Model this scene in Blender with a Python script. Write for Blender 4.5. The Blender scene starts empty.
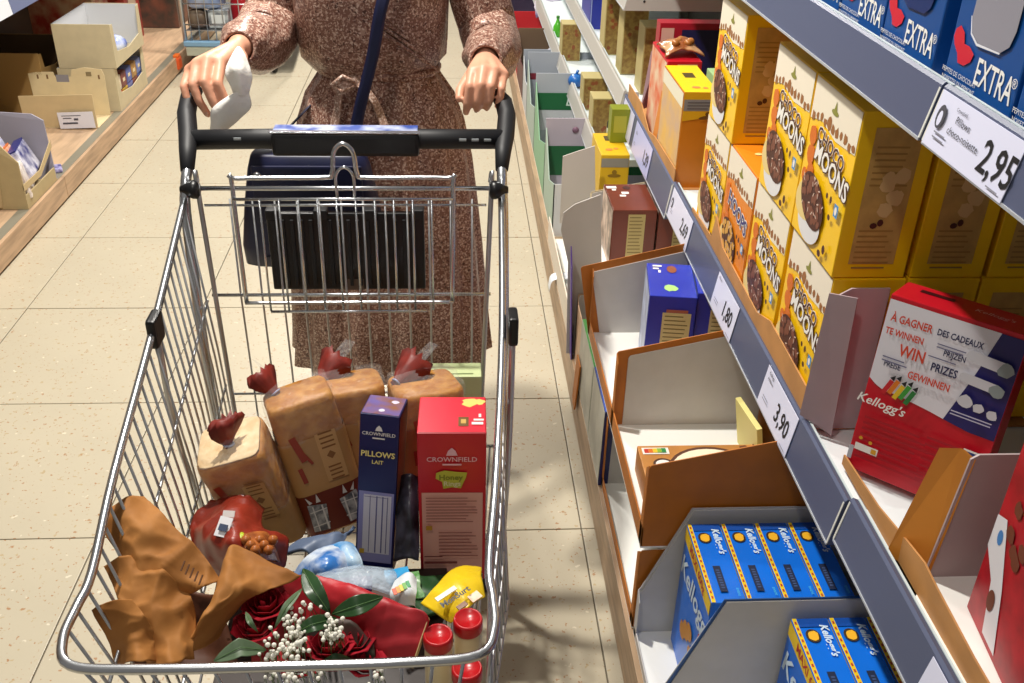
import bpy, bmesh, math, random
from mathutils import Vector, Matrix, Euler
random.seed(7)
S = bpy.context.scene
COL = S.collection
# ------------------------------------------------------------------ camera
CAMX = Vector((0.998, -0.007, 0.058)); FOC = 987.0; CH = 1.632
def _cam():
    vy = Vector((450-512, -232-341.5, FOC)); sl = .0266
    n = Vector((-sl, 1)).normalized()
    d = abs(Vector((vy.x, vy.y)).dot(n))
    dz = -Vector((n.x*FOC*FOC/d, n.y*FOC*FOC/d, FOC)).normalized()
    dy = vy.normalized(); dy = (dy-dz*dy.dot(dz)).normalized()
    dx = dy.cross(dz)
    return dx, dy, dz      # world axes in camera coordinates (right, down, forward)
DX, DY, DZ = _cam()
right = Vector((DX.x, DY.x, DZ.x)); down = Vector((DX.y, DY.y, DZ.y)); fwd = Vector((DX.z, DY.z, DZ.z))
cam = bpy.data.objects.new('camera', bpy.data.cameras.new('camera')); COL.objects.link(cam)
m = Matrix.Identity(4)
for i in range(3):
    m[i][0] = right[i]; m[i][1] = -down[i]; m[i][2] = -fwd[i]
m[2][3] = CH
cam.matrix_world = m
cam.data.sensor_width = 36; cam.data.lens = FOC/1024*36; cam.data.clip_start = .02
S.camera = cam
def _ray(px, py):
    v = Vector((px-512, py-341.5, FOC))
    return right*v.x+down*v.y+fwd*v.z
def atz(px, py, z):
    r = _ray(px, py); return Vector((0, 0, CH))+r*((z-CH)/r.z)
def aty(px, py, y):
    r = _ray(px, py); return Vector((0, 0, CH))+r*(y/r.y)
def atx(px, py, x):
    r = _ray(px, py); return Vector((0, 0, CH))+r*(x/r.x)
# ------------------------------------------------------------------ light
S.view_settings.view_transform = 'Standard'; S.view_settings.look = 'None'
S.view_settings.gamma = 1; S.view_settings.use_curve_mapping = False
S.view_settings.exposure = 0.0
W = bpy.data.worlds.new('store_light'); S.world = W; W.use_nodes = True
W.node_tree.nodes['Background'].inputs[0].default_value = (1.0, .95, .89, 1)
W.node_tree.nodes['Background'].inputs[1].default_value = .21
def lamp(x, y, z, power, size, col=(1, .95, .87), sy=None):
    l = bpy.data.lights.new('ceiling_or_fill_lamp', 'AREA'); l.energy = power; l.size = size
    if sy: l.shape = 'RECTANGLE'; l.size_y = sy
    else: l.shape = 'DISK'
    l.color = col
    o = bpy.data.objects.new('ceiling_or_fill_lamp', l); COL.objects.link(o); o.location = (x, y, z)
    return o
lamp(-.50, 2.10, 3.1, 84, .10)
lamp(-.45, .30, 3.1, 14, .2)  # fill lamp added near the camera to brighten camera-facing faces
lamp(-.70, 3.9, 3.1, 60, .22)
lamp(-.70, 5.8, 3.1, 75, .3)
lamp(-.70, 7.8, 3.1, 75, .3)
# ------------------------------------------------------------------ materials
MATS = {}
def lin(h):
    h = h.lstrip('#'); o = []
    for i in (0, 2, 4):
        c = int(h[i:i+2], 16)/255
        o.append(c/12.92 if c <= .04045 else ((c+.055)/1.055)**2.4)
    return (*o, 1)
def mat(hexc, rough=.5, metal=0, var=0, scale=30, bump=0, spec=.5, hex2=None, coat=0, trans=0, stretch=None):
    key = (hexc, rough, metal, var, scale, bump, spec, hex2, coat, trans, stretch)
    if key in MATS: return MATS[key]
    M = bpy.data.materials.new('mat_'+hexc.strip('#')); M.use_nodes = True
    nt = M.node_tree; b = nt.nodes['Principled BSDF']
    b.inputs['Base Color'].default_value = lin(hexc)
    b.inputs['Roughness'].default_value = rough; b.inputs['Metallic'].default_value = metal
    b.inputs['Specular IOR Level'].default_value = spec
    b.inputs['Coat Weight'].default_value = coat
    M.diffuse_color = lin(hexc)
    if var or bump or hex2:
        tc = nt.nodes.new('ShaderNodeTexCoord'); n = nt.nodes.new('ShaderNodeTexNoise')
        n.inputs['Scale'].default_value = scale; n.inputs['Detail'].default_value = 5
        if stretch:
            mp = nt.nodes.new('ShaderNodeMapping'); mp.inputs['Scale'].default_value = stretch
            nt.links.new(tc.outputs['Object'], mp.inputs[0]); nt.links.new(mp.outputs[0], n.inputs['Vector'])
        else: nt.links.new(tc.outputs['Object'], n.inputs['Vector'])
        if var or hex2:
            r = nt.nodes.new('ShaderNodeValToRGB')
            c1 = lin(hexc); c2 = lin(hex2) if hex2 else tuple(max(0, c*(1-var)) for c in c1[:3])+(1,)
            c0 = c1 if hex2 else tuple(min(1, c*(1+var*.5)) for c in c1[:3])+(1,)
            r.color_ramp.elements[0].color = c0; r.color_ramp.elements[1].color = c2
            r.color_ramp.elements[0].position = .38; r.color_ramp.elements[1].position = .65
            nt.links.new(n.outputs['Fac'], r.inputs[0]); nt.links.new(r.outputs[0], b.inputs['Base Color'])
        if bump:
            bp = nt.nodes.new('ShaderNodeBump'); bp.inputs['Strength'].default_value = bump; bp.inputs['Distance'].default_value = .01
            nt.links.new(n.outputs['Fac'], bp.inputs['Height']); nt.links.new(bp.outputs[0], b.inputs['Normal'])
    MATS[key] = M
    return M
def film_mat(name, tint, rough=.12, opac=.16):
    M = bpy.data.materials.new(name); M.use_nodes = True; nt = M.node_tree
    b = nt.nodes['Principled BSDF']; b.inputs['Base Color'].default_value = lin(tint); b.inputs['Roughness'].default_value = rough
    tr = nt.nodes.new('ShaderNodeBsdfTransparent'); mx = nt.nodes.new('ShaderNodeMixShader')
    mx.inputs[0].default_value = opac
    n = nt.nodes.new('ShaderNodeTexNoise'); n.inputs['Scale'].default_value = 45; n.inputs['Detail'].default_value = 3
    tc = nt.nodes.new('ShaderNodeTexCoord'); nt.links.new(tc.outputs['Object'], n.inputs['Vector'])
    bp = nt.nodes.new('ShaderNodeBump'); bp.inputs['Strength'].default_value = 1; bp.inputs['Distance'].default_value = .01
    nt.links.new(n.outputs['Fac'], bp.inputs['Height']); nt.links.new(bp.outputs[0], b.inputs['Normal'])
    nt.links.new(tr.outputs[0], mx.inputs[1]); nt.links.new(b.outputs[0], mx.inputs[2])
    nt.links.new(mx.outputs[0], nt.nodes['Material Output'].inputs[0])
    return M
def speck_mat(name, base, spots, thresh=.16, scale=60, rough=.35, size2=None):
    """base colour with small separate flecks"""
    M = bpy.data.materials.new(name); M.use_nodes = True; nt = M.node_tree; b = nt.nodes['Principled BSDF']
    b.inputs['Roughness'].default_value = rough
    tc = nt.nodes.new('ShaderNodeTexCoord')
    prev = None
    n0 = nt.nodes.new('ShaderNodeTexNoise'); n0.inputs['Scale'].default_value = 4; n0.inputs['Detail'].default_value = 4
    nt.links.new(tc.outputs['Object'], n0.inputs['Vector'])
    r0 = nt.nodes.new('ShaderNodeValToRGB'); c = lin(base)
    r0.color_ramp.elements[0].color = c; r0.color_ramp.elements[1].color = tuple(x*.86 for x in c[:3])+(1,)
    nt.links.new(n0.outputs['Fac'], r0.inputs[0]); prev = r0.outputs[0]
    for i, (sc, th, col) in enumerate(spots):
        v = nt.nodes.new('ShaderNodeTexNoise'); v.inputs['Scale'].default_value = sc; v.inputs['Detail'].default_value = 2
        ad = nt.nodes.new('ShaderNodeVectorMath'); ad.operation = 'ADD'; ad.inputs[1].default_value = (3.7*i, 1.3*i, 5.1*i)
        nt.links.new(tc.outputs['Object'], ad.inputs[0]); nt.links.new(ad.outputs[0], v.inputs['Vector'])
        rp = nt.nodes.new('ShaderNodeValToRGB'); rp.color_ramp.elements[0].position = th; rp.color_ramp.elements[1].position = min(1, th+.03)
        nt.links.new(v.outputs['Fac'], rp.inputs[0])
        mx = nt.nodes.new('ShaderNodeMixRGB'); mx.inputs[2].default_value = lin(col)
        nt.links.new(rp.outputs[0], mx.inputs[0]); nt.links.new(prev, mx.inputs[1]); prev = mx.outputs[0]
    nt.links.new(prev, b.inputs['Base Color'])
    return M
CHROME = mat('#cdd0d4', .27, 1)
DULLSTEEL = mat('#c3c5c8', .42, 1)
BLACK = mat('#0d0e11', .38)
BLACKM = mat('#15161a', .55)
WHITE = mat('#e9ecec', .35)
SHELFW = mat('#e6eef0', .3)
SLATE = mat('#535b76', .38)
TAGW = mat('#dcdff6', .3)
INK = mat('#17181d', .5)
KRAFT = mat('#a9713c', .6, var=.18, scale=14)
CARDBROWN = mat('#b56a14', .6, var=.08, scale=20)
CARDGREY = mat('#c9c7c2', .65, var=.04, scale=20)
CARDWHITE = mat('#f3f3ee', .55)
CARDTAN = mat('#cbbd9b', .6, var=.05, scale=18)
WOOD = mat('#bd9d7e', .5, var=.22, scale=7, stretch=(6, .8, 8))
# ------------------------------------------------------------------ mesh helpers
class MB:
    def __init__(s): s.v = []; s.f = []; s.sm = []
    def add(s, vs, fs, smooth=False):
        o = len(s.v); s.v += [Vector(v) for v in vs]; s.f += [tuple(i+o for i in f) for f in fs]; s.sm += [smooth]*len(fs); return s
    def box(s, a, b, bev=0, M=None):
        if bev:
            bm = bmesh.new(); bmesh.ops.create_cube(bm, size=1)
            for v in bm.verts: v.co = Vector([(a[i]+b[i])/2+v.co[i]*(b[i]-a[i]) for i in range(3)])
            bmesh.ops.bevel(bm, geom=bm.edges[:], offset=bev, segments=2, affect='EDGES', profile=.6)
            bm.verts.index_update()
            vs = [v.co.copy() for v in bm.verts]; fs = [[v.index for v in f.verts] for f in bm.faces]; bm.free()
        else:
            vs = [Vector((x, y, z)) for x in (a[0], b[0]) for y in (a[1], b[1]) for z in (a[2], b[2])]
            fs = [(0, 1, 3, 2), (4, 6, 7, 5), (0, 4, 5, 1), (2, 3, 7, 6), (0, 2, 6, 4), (1, 5, 7, 3)]
        if M: vs = [M @ v for v in vs]
        return s.add(vs, fs)
    def prism(s, pts, off):
        """planar polygon pts (3D) extruded by vector off"""
        pts = [Vector(p) for p in pts]; off = Vector(off); n = len(pts)
        nrm = Vector((0, 0, 0))
        for i in range(n): nrm += pts[i].cross(pts[(i+1) % n])
        if nrm.dot(off) > 0: pts = pts[::-1]
        vs = pts+[p+off for p in pts]
        fs = [tuple(range(n)), tuple(range(2*n-1, n-1, -1))]
        for i in range(n):
            j = (i+1) % n; fs.append((i, i+n, j+n, j))
        return s.add(vs, fs)
    def tube(s, pts, r, n=8, closed=False, caps=True):
        pts = [Vector(p) for p in pts]; N = len(pts)
        rs = r if isinstance(r, (list, tuple)) else [r]*N
        T = []
        for i in range(N):
            a = pts[(i-1) % N] if (closed or i > 0) else pts[i]; b = pts[(i+1) % N] if (closed or i < N-1) else pts[i]
            T.append((b-a).normalized())
        u = T[0].orthogonal().normalized(); vs = []; fs = []
        for i in range(N):
            if i: 
                q = T[i-1].rotation_difference(T[i]); u = q @ u
            u = (u-T[i]*u.dot(T[i])).normalized(); w = T[i].cross(u)
            for k in range(n):
                a = 2*math.pi*k/n; vs.append(pts[i]+(u*math.cos(a)+w*math.sin(a))*rs[i])
        for i in range(N if closed else N-1):
            j = (i+1) % N
            for k in range(n):
                l = (k+1) % n; fs.append((i*n+k, i*n+l, j*n+l, j*n+k))
        if caps and not closed: fs += [tuple(range(n-1, -1, -1)), tuple(range((N-1)*n, N*n))]
        return s.add(vs, fs, True)
    def lathe(s, prof, n=24, M=None, z0=0):
        vs = []; fs = []
        for (r, z) in prof:
            for k in range(n):
                a = 2*math.pi*k/n; vs.append(Vector((r*math.cos(a), r*math.sin(a), z)))
        for i in range(len(prof)-1):
            for k in range(n):
                l = (k+1) % n; fs.append((i*n+k, i*n+l, (i+1)*n+l, (i+1)*n+k))
        fs += [tuple(range(n-1, -1, -1)), tuple(range((len(prof)-1)*n, len(prof)*n))]
        if M: vs = [M @ v for v in vs]
        return s.add(vs, fs, True)
    def ball(s, c, r, seg=10, ring=7, M=None):
        rr = r if isinstance(r, (list, tuple)) else (r, r, r); vs = []; fs = []; c = Vector(c)
        for i in range(ring+1):
            t = math.pi*i/ring
            for k in range(seg):
                a = 2*math.pi*k/seg
                p = Vector((rr[0]*math.sin(t)*math.cos(a), rr[1]*math.sin(t)*math.sin(a), rr[2]*math.cos(t)))
                if M: p = M @ p
                vs.append(p+c)
        for i in range(ring):
            for k in range(seg):
                l = (k+1) % seg; fs.append((i*seg+k, (i+1)*seg+k, (i+1)*seg+l, i*seg+l))
        return s.add(vs, fs, True)
    def loft(s, rings, caps=True, smooth=True):
        n = len(rings[0]); vs = [p for r in rings for p in r]; fs = []
        for i in range(len(rings)-1):
            for k in range(n):
                l = (k+1) % n; fs.append((i*n+k, i*n+l, (i+1)*n+l, (i+1)*n+k))
        if caps: fs += [tuple(range(n-1, -1, -1)), tuple(range((len(rings)-1)*n, len(rings)*n))]
        return s.add(vs, fs, smooth)
    def sheet(s, ctrl, nu=18, nv=18, th=.0006, noise=0, seed=0, crease=0):
        """thin crumpled sheet through a grid of control points (Catmull-Rom), two-sided with thickness"""
        from mathutils import noise as N
        def cr(P, t):
            k = len(P)-1; x = t*k; i = min(int(x), k-1); f = x-i
            p1, p2 = P[i], P[i+1]; p0 = P[i-1] if i else p1*2-p2; p3 = P[i+2] if i+2 <= k else p2*2-p1
            return .5*((2*p1)+(-p0+p2)*f+(2*p0-5*p1+4*p2-p3)*f*f+(-p0+3*p1-3*p2+p3)*f**3)
        rows = [[Vector(p) for p in r] for r in ctrl]; P = []
        for a in range(nu+1):
            line = [cr(r, a/nu) for r in rows]
            P.append([cr(line, b/nv) for b in range(nv+1)])
        for a in range(nu+1):
            for b in range(nv+1):
                p = P[a][b]; q = p*22+Vector((seed*7.3, seed*3.1, 0))
                c = Vector((N.noise(q), N.noise(q+Vector((9, 0, 0))), N.noise(q+Vector((0, 9, 0)))))
                q2 = p*60+Vector((seed*3.3, 0, seed)); d = abs(N.noise(q2))
                w_ = Vector((0, -.4, .9))*(crease*(1-3.2*abs(N.noise(p*15+Vector((seed, 2*seed, 5))))+.35*(1-3*abs(N.noise(p*34+Vector((3, seed, 0))))))) if crease else Vector((0, 0, 0))
                P[a][b] = p+c*noise+Vector((0, 0, d*noise*.6))+w_
        vs = [P[a][b] for a in range(nu+1) for b in range(nv+1)]; w = nv+1
        fs = [(a*w+b, (a+1)*w+b, (a+1)*w+b+1, a*w+b+1) for a in range(nu) for b in range(nv)]
        nrm = [Vector((0, 0, 0)) for _ in vs]
        for f in fs:
            n = (vs[f[1]]-vs[f[0]]).cross(vs[f[3]]-vs[f[0]])
            for i in f: nrm[i] += n
        o = len(vs)
        vs2 = [v-(n.normalized() if n.length else Vector((0, 0, 1)))*th for v, n in zip(vs, nrm)]
        fs2 = [tuple(i+o for i in f[::-1]) for f in fs]
        bd = [b for b in range(w)]+[a*w+nv for a in range(1, nu+1)]+[nu*w+b for b in range(nv-1, -1, -1)]+[a*w for a in range(nu-1, 0, -1)]
        side = [(bd[i], bd[(i+1) % len(bd)], bd[(i+1) % len(bd)]+o, bd[i]+o) for i in range(len(bd))]
        return s.add(vs+vs2, fs+fs2+side, True)
    def mesh(s, name):
        me = bpy.data.meshes.new(name); me.from_pydata(s.v, [], s.f)
        me.polygons.foreach_set('use_smooth', s.sm); me.update(); return me
    def build(s, name, material, parent=None):
        me = s.mesh(name)
        bm = bmesh.new(); bm.from_mesh(me); bmesh.ops.recalc_face_normals(bm, faces=bm.faces[:]); bm.to_mesh(me); bm.free()
        me.materials.append(material)
        return link(name, me, parent)
def link(name, me, parent=None):
    o = bpy.data.objects.new(name, me); COL.objects.link(o)
    if parent: o.parent = parent
    return o
def tag(o, label, cat, group=None):
    o['label'] = label; o['category'] = cat
    if group: o['group'] = group
    return o
def thing(name, label, cat, loc=(0, 0, 0), rz=0, group=None):
    o = bpy.data.objects.new(name, None); COL.objects.link(o); o.empty_display_size = .05
    o.location = loc; o.rotation_euler = (0, 0, rz)
    return tag(o, label, cat, group)
def struct(o): o['kind'] = 'structure'; return o
def copy_tree(o, parent=None):
    c = o.copy(); COL.objects.link(c); c.parent = parent
    for ch in list(o.children): copy_tree(ch, c)
    return c
def orient(o, loc, zdir, xhint=(1, 0, 0)):
    z = Vector(zdir).normalized(); x = Vector(xhint); x = (x-z*x.dot(z)).normalized(); y = z.cross(x)
    M = Matrix((( x.x, y.x, z.x, loc[0]), (x.y, y.y, z.y, loc[1]), (x.z, y.z, z.z, loc[2]), (0, 0, 0, 1)))
    o.location = M.to_translation(); o.rotation_euler = M.to_euler()
    return o
# ------------------------------------------------------------------ printing on flat faces
def frame(size, face):
    w, d, h = size
    return {'front': (Vector((0, -d/2, h/2)), Vector((1, 0, 0)), Vector((0, 0, 1)), Vector((0, -1, 0))),
            'back': (Vector((0, d/2, h/2)), Vector((-1, 0, 0)), Vector((0, 0, 1)), Vector((0, 1, 0))),
            'left': (Vector((-w/2, 0, h/2)), Vector((0, -1, 0)), Vector((0, 0, 1)), Vector((-1, 0, 0))),
            'right': (Vector((w/2, 0, h/2)), Vector((0, 1, 0)), Vector((0, 0, 1)), Vector((1, 0, 0))),
            'top': (Vector((0, 0, h)), Vector((1, 0, 0)), Vector((0, 1, 0)), Vector((0, 0, 1)))}[face]
TXT = {}
def text_geo(s, offset=0, shear=0):
    k = (s, offset, shear)
    if k in TXT: return TXT[k]
    cu = bpy.data.curves.new('t', 'FONT'); cu.body = s; cu.align_x = 'CENTER'; cu.align_y = 'CENTER'
    cu.resolution_u = 2; cu.offset = offset; cu.shear = shear; cu.size = 1
    o = bpy.data.objects.new('t', cu); COL.objects.link(o)
    dg = bpy.context.evaluated_depsgraph_get(); me = o.evaluated_get(dg).to_mesh()
    vs = [v.co.copy() for v in me.vertices]; fs = [tuple(p.vertices) for p in me.polygons]
    o.evaluated_get(dg).to_mesh_clear(); bpy.data.objects.remove(o); bpy.data.curves.remove(cu)
    TXT[k] = (vs, fs); return vs, fs
class Print:
    """collects flat print on one face; each material becomes one child"""
    def __init__(s, parent, size, face): s.p = parent; s.fr = frame(size, face); s.lay = 0
    def pt(s, u, v, l): o, U, V, N = s.fr; return o+U*u+V*v+N*(.0005+l*.00035)
    def polys(s, name, m, polys):
        s.lay += 1; b = MB()
        for i, P in enumerate(polys): b.add([s.pt(u, v, s.lay+i*.012) for u, v in P], [tuple(range(len(P)))])
        o = b.mesh(name); o.materials.append(m); o = link(name, o, s.p)
        if len(polys) > 1: o['kind'] = 'stuff'
        return o
    def text(s, string, u, v, size, m, rot=0, off=0, shear=0, sx=1, name='lettering'):
        s.lay += 1; vs, fs = text_geo(string, off, shear); c, si = math.cos(rot), math.sin(rot)
        b = MB(); b.add([s.pt(u+(p.x*sx*c-p.y*si)*size, v+(p.x*sx*si+p.y*c)*size, s.lay) for p in vs], fs)
        o = b.mesh(name); o.materials.append(m); o = link(name, o, s.p)
        if len(string) > 1: o['kind'] = 'stuff'
        return o
def rect(u, v, w, h, rot=0):
    c, s = math.cos(rot), math.sin(rot)
    return [(u+x*c-y*s, v+x*s+y*c) for x, y in ((-w/2, -h/2), (w/2, -h/2), (w/2, h/2), (-w/2, h/2))]
def ell(u, v, a, b, n=16, rot=0, a0=0, a1=2*math.pi):
    c, s = math.cos(rot), math.sin(rot); full = abs(a1-a0-2*math.pi) < 1e-6; out = []
    for k in range(n if full else n+1):
        t = a0+(a1-a0)*k/n; x, y = a*math.cos(t), b*math.sin(t); out.append((u+x*c-y*s, v+x*s+y*c))
    return out
def blob(u, v, r, n=11, j=.3, rnd=random):
    return [(u+r*(1-j*rnd.random())*math.cos(2*math.pi*k/n), v+r*(1-j*rnd.random())*math.sin(2*math.pi*k/n)) for k in range(n)]
def lines(u, v, w, n, dv, t, rnd=random, jit=.25):
    return [rect(u-w/2+ww/2, v-i*dv, ww, t) for i in range(n) for ww in [w*(1-jit*rnd.random())]]
def carton(name, label, cat, size, m, loc=(0, 0, 0), rz=0, group=None, bev=.0018, seam=True):
    """folding carton: front face is local -Y, base at local z=0"""
    w, d, h = size; b = MB(); b.box((-w/2, -d/2, 0), (w/2, d/2, h), bev)
    o = b.build(name, m); o.location = loc; o.rotation_euler = (0, 0, rz)
    if label: tag(o, label, cat, group)
    return o
R90 = -math.pi/2       # turns a carton so that its front faces the aisle (-X)
L90 = math.pi/2
# ================================================================== SETTING: floor
TILE = speck_mat('floor_tile', '#c4baa3', [(55, .65, '#b5a280'), (95, .67, '#a8805c'), (40, .70, '#d8cfba')], rough=.36)
GROUT = mat('#6a6253', .8)
fl = MB().box((-3.2, -1.6, -.05), (1.6, 9.6, -.004)).build('floor', GROUT); struct(fl); fl['label'] = 'cream speckled tile floor of the aisle'
tm = {}
for ix in range(-6, 3):
    for iy in range(-4, 14):
        x0 = .313+.59*ix; y0 = 1.88+.59*iy
        if x0 > 1.4 or x0 < -3.2 or y0 < -1.0: continue
        if 't' not in tm:
            b = MB().box((.0018, .0018, -.02), (.5882, .5882, 0), .0012); me = b.mesh('tile'); me.materials.append(TILE); tm['t'] = me
        t = link('tile', tm['t'], fl); t.location = (x0, y0, random.uniform(-.0006, .0006))
# ================================================================== RIGHT SHELVING
BACKP = mat('#5b5348', .6)
def rail(parent, x, y0, y1, zt, zb, m=SLATE, lean=.012):
    b = MB()
    b.prism([(x, y0, zb), (x+lean, y0, zt), (x+lean+.004, y0, zt+.004), (x+lean+.012, y0, zt), (x+.01, y0, zb)], (0, y1-y0, 0))
    o = b.build('price_rail', m, parent)
    c = MB(); c.box((x+lean+.0125, y0, zt-.008), (x+lean+.016, y1, zt+.001)); c.build('rail_back', mat('#c9d6d8', .3), o)
    for yy in (y0+.0005, y1-.0045):
        e = MB(); e.prism([(x-.001, yy, zb+.003), (x+lean-.001, yy, zt-.003), (x+lean+.001, yy, zt-.003), (x+.001, yy, zb+.003)], (0, .004, 0)); e.build('rail_end_cap', mat('#d5d6d0', .4), o)
    lip = MB().box((x-.0015, y0+.002, zb-.001), (x+.001, y1-.002, zb+.0025)); lip.build('rail_edge', mat('#aeb2b8', .3), o)
    return o
def shelf(parent, x, y0, y1, z, xb=1.09, m=SHELFW):
    b = MB(); b.box((x+.016, y0+.002, z-.025), (xb, y1-.002, z), .001); return b.build('shelf_board', m, parent)
def bay(label, y0, y1, shelves, plinth=True):
    t = thing('shelf_bay', label, 'shelf', (0, 0, 0), group=None)
    MB().box((1.09, y0, 0), (1.12, y1, 2.0)).build('back_panel', BACKP, t)
    for y in (y0,):
        MB().box((1.05, y-.012, 0), (1.09, y+.012, 2.0), .002).build('upright', mat('#8c8880', .4, .3), t)
    MB().box((.343, y0, .012), (.36, y1, .14), .001).build('plinth', mat('#a68a6c', .5, var=.22, scale=7, stretch=(6, .8, 8)), t)  # plinth shade painted in as a darker copy of the left wood
    MB().box((.362, y0, 0), (.38, y1, .012)).build('kick_strip', mat('#17130f', .6), t)
    MB().box((.36, y0, .12), (1.09, y1, .14), .001).build('base_deck', mat('#b9a184', .5, var=.15, scale=12), t)
    for (x, z, zt, zb, m) in shelves:
        shelf(t, x, y0, y1, z); rail(t, x, y0+.003, y1-.003, zt, zb, m)
    return t
LGREY = mat('#b9b6b0', .4)
bay('near shelf bay with empty slate price rail beside the red prize cereal box', -.2, 1.14, [(.582, .672, .692, .615, SLATE), (.572, 1.292, 1.318, 1.25, SLATE)])
bay('shelf bay carrying the stacked yellow choco cereal boxes', 1.14, 2.48, [(.578, .662, .683, .597, SLATE), (.572, 1.292, 1.318, 1.25, SLATE)])
bay('shelf bay behind the blue price tag holding the tall orange carton', 2.48, 3.33, [(.578, .655, .676, .575, SLATE), (.572, 1.312, 1.338, 1.27, SLATE)])
bay('far shelf bay with pale grey rails and floral trays', 3.33, 4.66, [(.575, .655, .685, .625, LGREY), (.50, .44, .468, .405, LGREY), (.565, .985, 1.01, .955, LGREY)])
bay('farthest shelf bay seen behind the blue cartons', 4.66, 7.4, [(.575, .655, .685, .625, LGREY), (.50, .44, .468, .405, LGREY), (.565, .985, 1.01, .955, LGREY)])
# shelf ends facing the camera of the far bay
sd = MB().prism([(.565, 3.3275, .955), (.577, 3.3275, 1.01), (1.05, 3.3275, 1.01), (1.05, 3.3275, .955)], (0, .003, 0)).build('shelf_end', LGREY, bpy.data.objects['shelf_bay.003'])
MB().lathe([(.004, 0), (.004, .001)], 12, Matrix.Translation((.63, 3.327, .985)) @ Matrix.Rotation(L90, 4, 'X')).build('bolt_hole', INK, sd)
MB().prism([(.575, 3.3275, .625), (.587, 3.3275, .685), (.64, 3.3275, .685), (.64, 3.3275, .625)], (0, .003, 0)).build('shelf_end', LGREY, bpy.data.objects['shelf_bay.003'])
MB().prism([(.50, 3.3275, .405), (.512, 3.3275, .468), (.56, 3.3275, .468), (.56, 3.3275, .405)], (0, .003, 0)).build('shelf_end', LGREY, bpy.data.objects['shelf_bay.003'])
# ------------------------------------------------------------------ price tags
def price_tag(label, x, lean, y0, y1, zb, zt, price, lines_=(), psize=.034, logo=False, m=TAGW, pu=None):
    """tag lying on the sloped rail face; y0 far (left in the picture), y1 near"""
    H = math.hypot(lean, zt-zb); Wd = y0-y1
    me = MB().box((-Wd/2, -.0012, 0), (Wd/2, 0, H), .0004)
    o = me.build('price_tag', m); tag(o, label, 'price tag', 'price tags on the right shelf rails')
    M = Matrix.Translation((x-.0012, (y0+y1)/2, zb)) @ Matrix.Rotation(R90, 4, 'Z') @ Matrix.Rotation(-math.atan2(lean, zt-zb), 4, 'X')
    o.matrix_world = M
    P = Print(o, (Wd, .0024, H), 'front')
    if price: P.text(price, Wd/2-len(price)*psize*.30-.008 if pu is None else pu, -.004, psize*1.25, INK, off=.012, sx=.85, name='price')
    for (s, u, v, sz) in lines_: P.text(s, -Wd/2+u, v, sz, mat('#3a3b46', .5), name='lettering')
    P.polys('small_print', mat('#8c8d9a', .5), lines(-Wd/2+.035, -.012, .03, 2, .006, .0018)+lines(Wd/2-.02, -H/2+.007, .028, 1, .005, .0015))
    if logo: P.polys('logo', mat('#4a4b55', .5), [ell(-Wd/2+.022, .006, .010, .014), ]); P.polys('logo_gap', m, [ell(-Wd/2+.022, .004, .005, .009)])
    return o
price_tag('white price tag reading 2,95 on the upper rail', .572, .012, 1.132, .935, 1.251, 1.316, '2,95', [('Pillows', .072, .012, .0125), ('choco-noisette', .083, -.002, .0125), ('Crownfield', .062, .023, .006)], .040, True, pu=.066)
price_tag('white 3,90 price tag on the middle rail beneath the mauve flap', .578, .012, 1.545, 1.365, .600, .681, '3,90', [('Kellogg', .03, .034, .009), ('All-Bran', .032, .023, .009)], .040)
price_tag('white 1,80 price tag on the middle rail above the blue carton', .578, .012, 1.94, 1.765, .600, .681, '1,80', [('Moons', .026, .034, .009)], .040)
price_tag('white price tag reading 2,69 below the yellow hidden cereal row', .578, .012, 2.45, 2.215, .600, .681, '2,69', [], .040, True)
price_tag('bluish price tag reading 1,39 on the rail before the brown carton', .578, .012, 3.05, 2.77, .577, .673, '1,39', [('Bio', .04, .02, .014)], .044, m=mat('#b7bdec', .3))
price_tag('bluish price tag at the far end of the middle rail', .578, .012, 3.30, 3.10, .577, .673, '', [], .044, m=mat('#cfd2ee', .3))
price_tag('corner of a white price tag at the bottom edge of the photo', .582, .012, 0.835, .66, .618, .69, '', [], .04)
# ------------------------------------------------------------------ tray helper
def tray(label, x0, x1, y0, y1, z, hb, hf, lip, mo=CARDBROWN, mi=CARDGREY, mf=CARDWHITE, t=.004, cut=.35, near=True, far=True, name='display_tray', group='cardboard display trays on the right shelves', ins=.004, rim=.004, out=0):
    """shelf-ready cardboard tray; front faces -X; side walls hb high at the back, slanting to hf at the front"""
    o = thing(name, label, 'tray', (x0, y0, z), 0, group)
    w, d = x1-x0, y1-y0
    MB().box((0, 0, 0), (w, d, t)).build('tray_floor', mf, o)
    xc = w*cut
    def wall(yy, sgn, nm):
        prof = [(0, t), (w, t), (w, hb), (xc, hb), (.004-out, hf), (-out, hf-.006)]
        a = MB().prism([(x, yy, zz) for x, zz in prof], (0, sgn*t*.5, 0)).build(nm, mo, o)          # outer skin
        b = MB().prism([(min(w, x+ins) if x < w else x, yy+sgn*t*.5, zz if zz == t else zz-rim) for x, zz in prof], (0, sgn*t*.5, 0)).build('wall_lining', mi, a)
        f = MB().prism([(0, yy+sgn*t, t), (0, yy+sgn*t, hf-.004), (0, yy+sgn*(t+.018), hf-.02), (0, yy+sgn*(t+.018), t)], (t*.5, 0, 0)).build('corner_flap', mo, a)
    if near: wall(0, 1, 'side_wall')
    if far: wall(d, -1, 'side_wall')
    MB().box((0, 0, t), (t*.6, d, lip)).build('front_lip', mo, o)
    MB().box((w-t, 0, t), (w, d, hb)).build('back_wall', mi, o)
    return o
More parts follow.
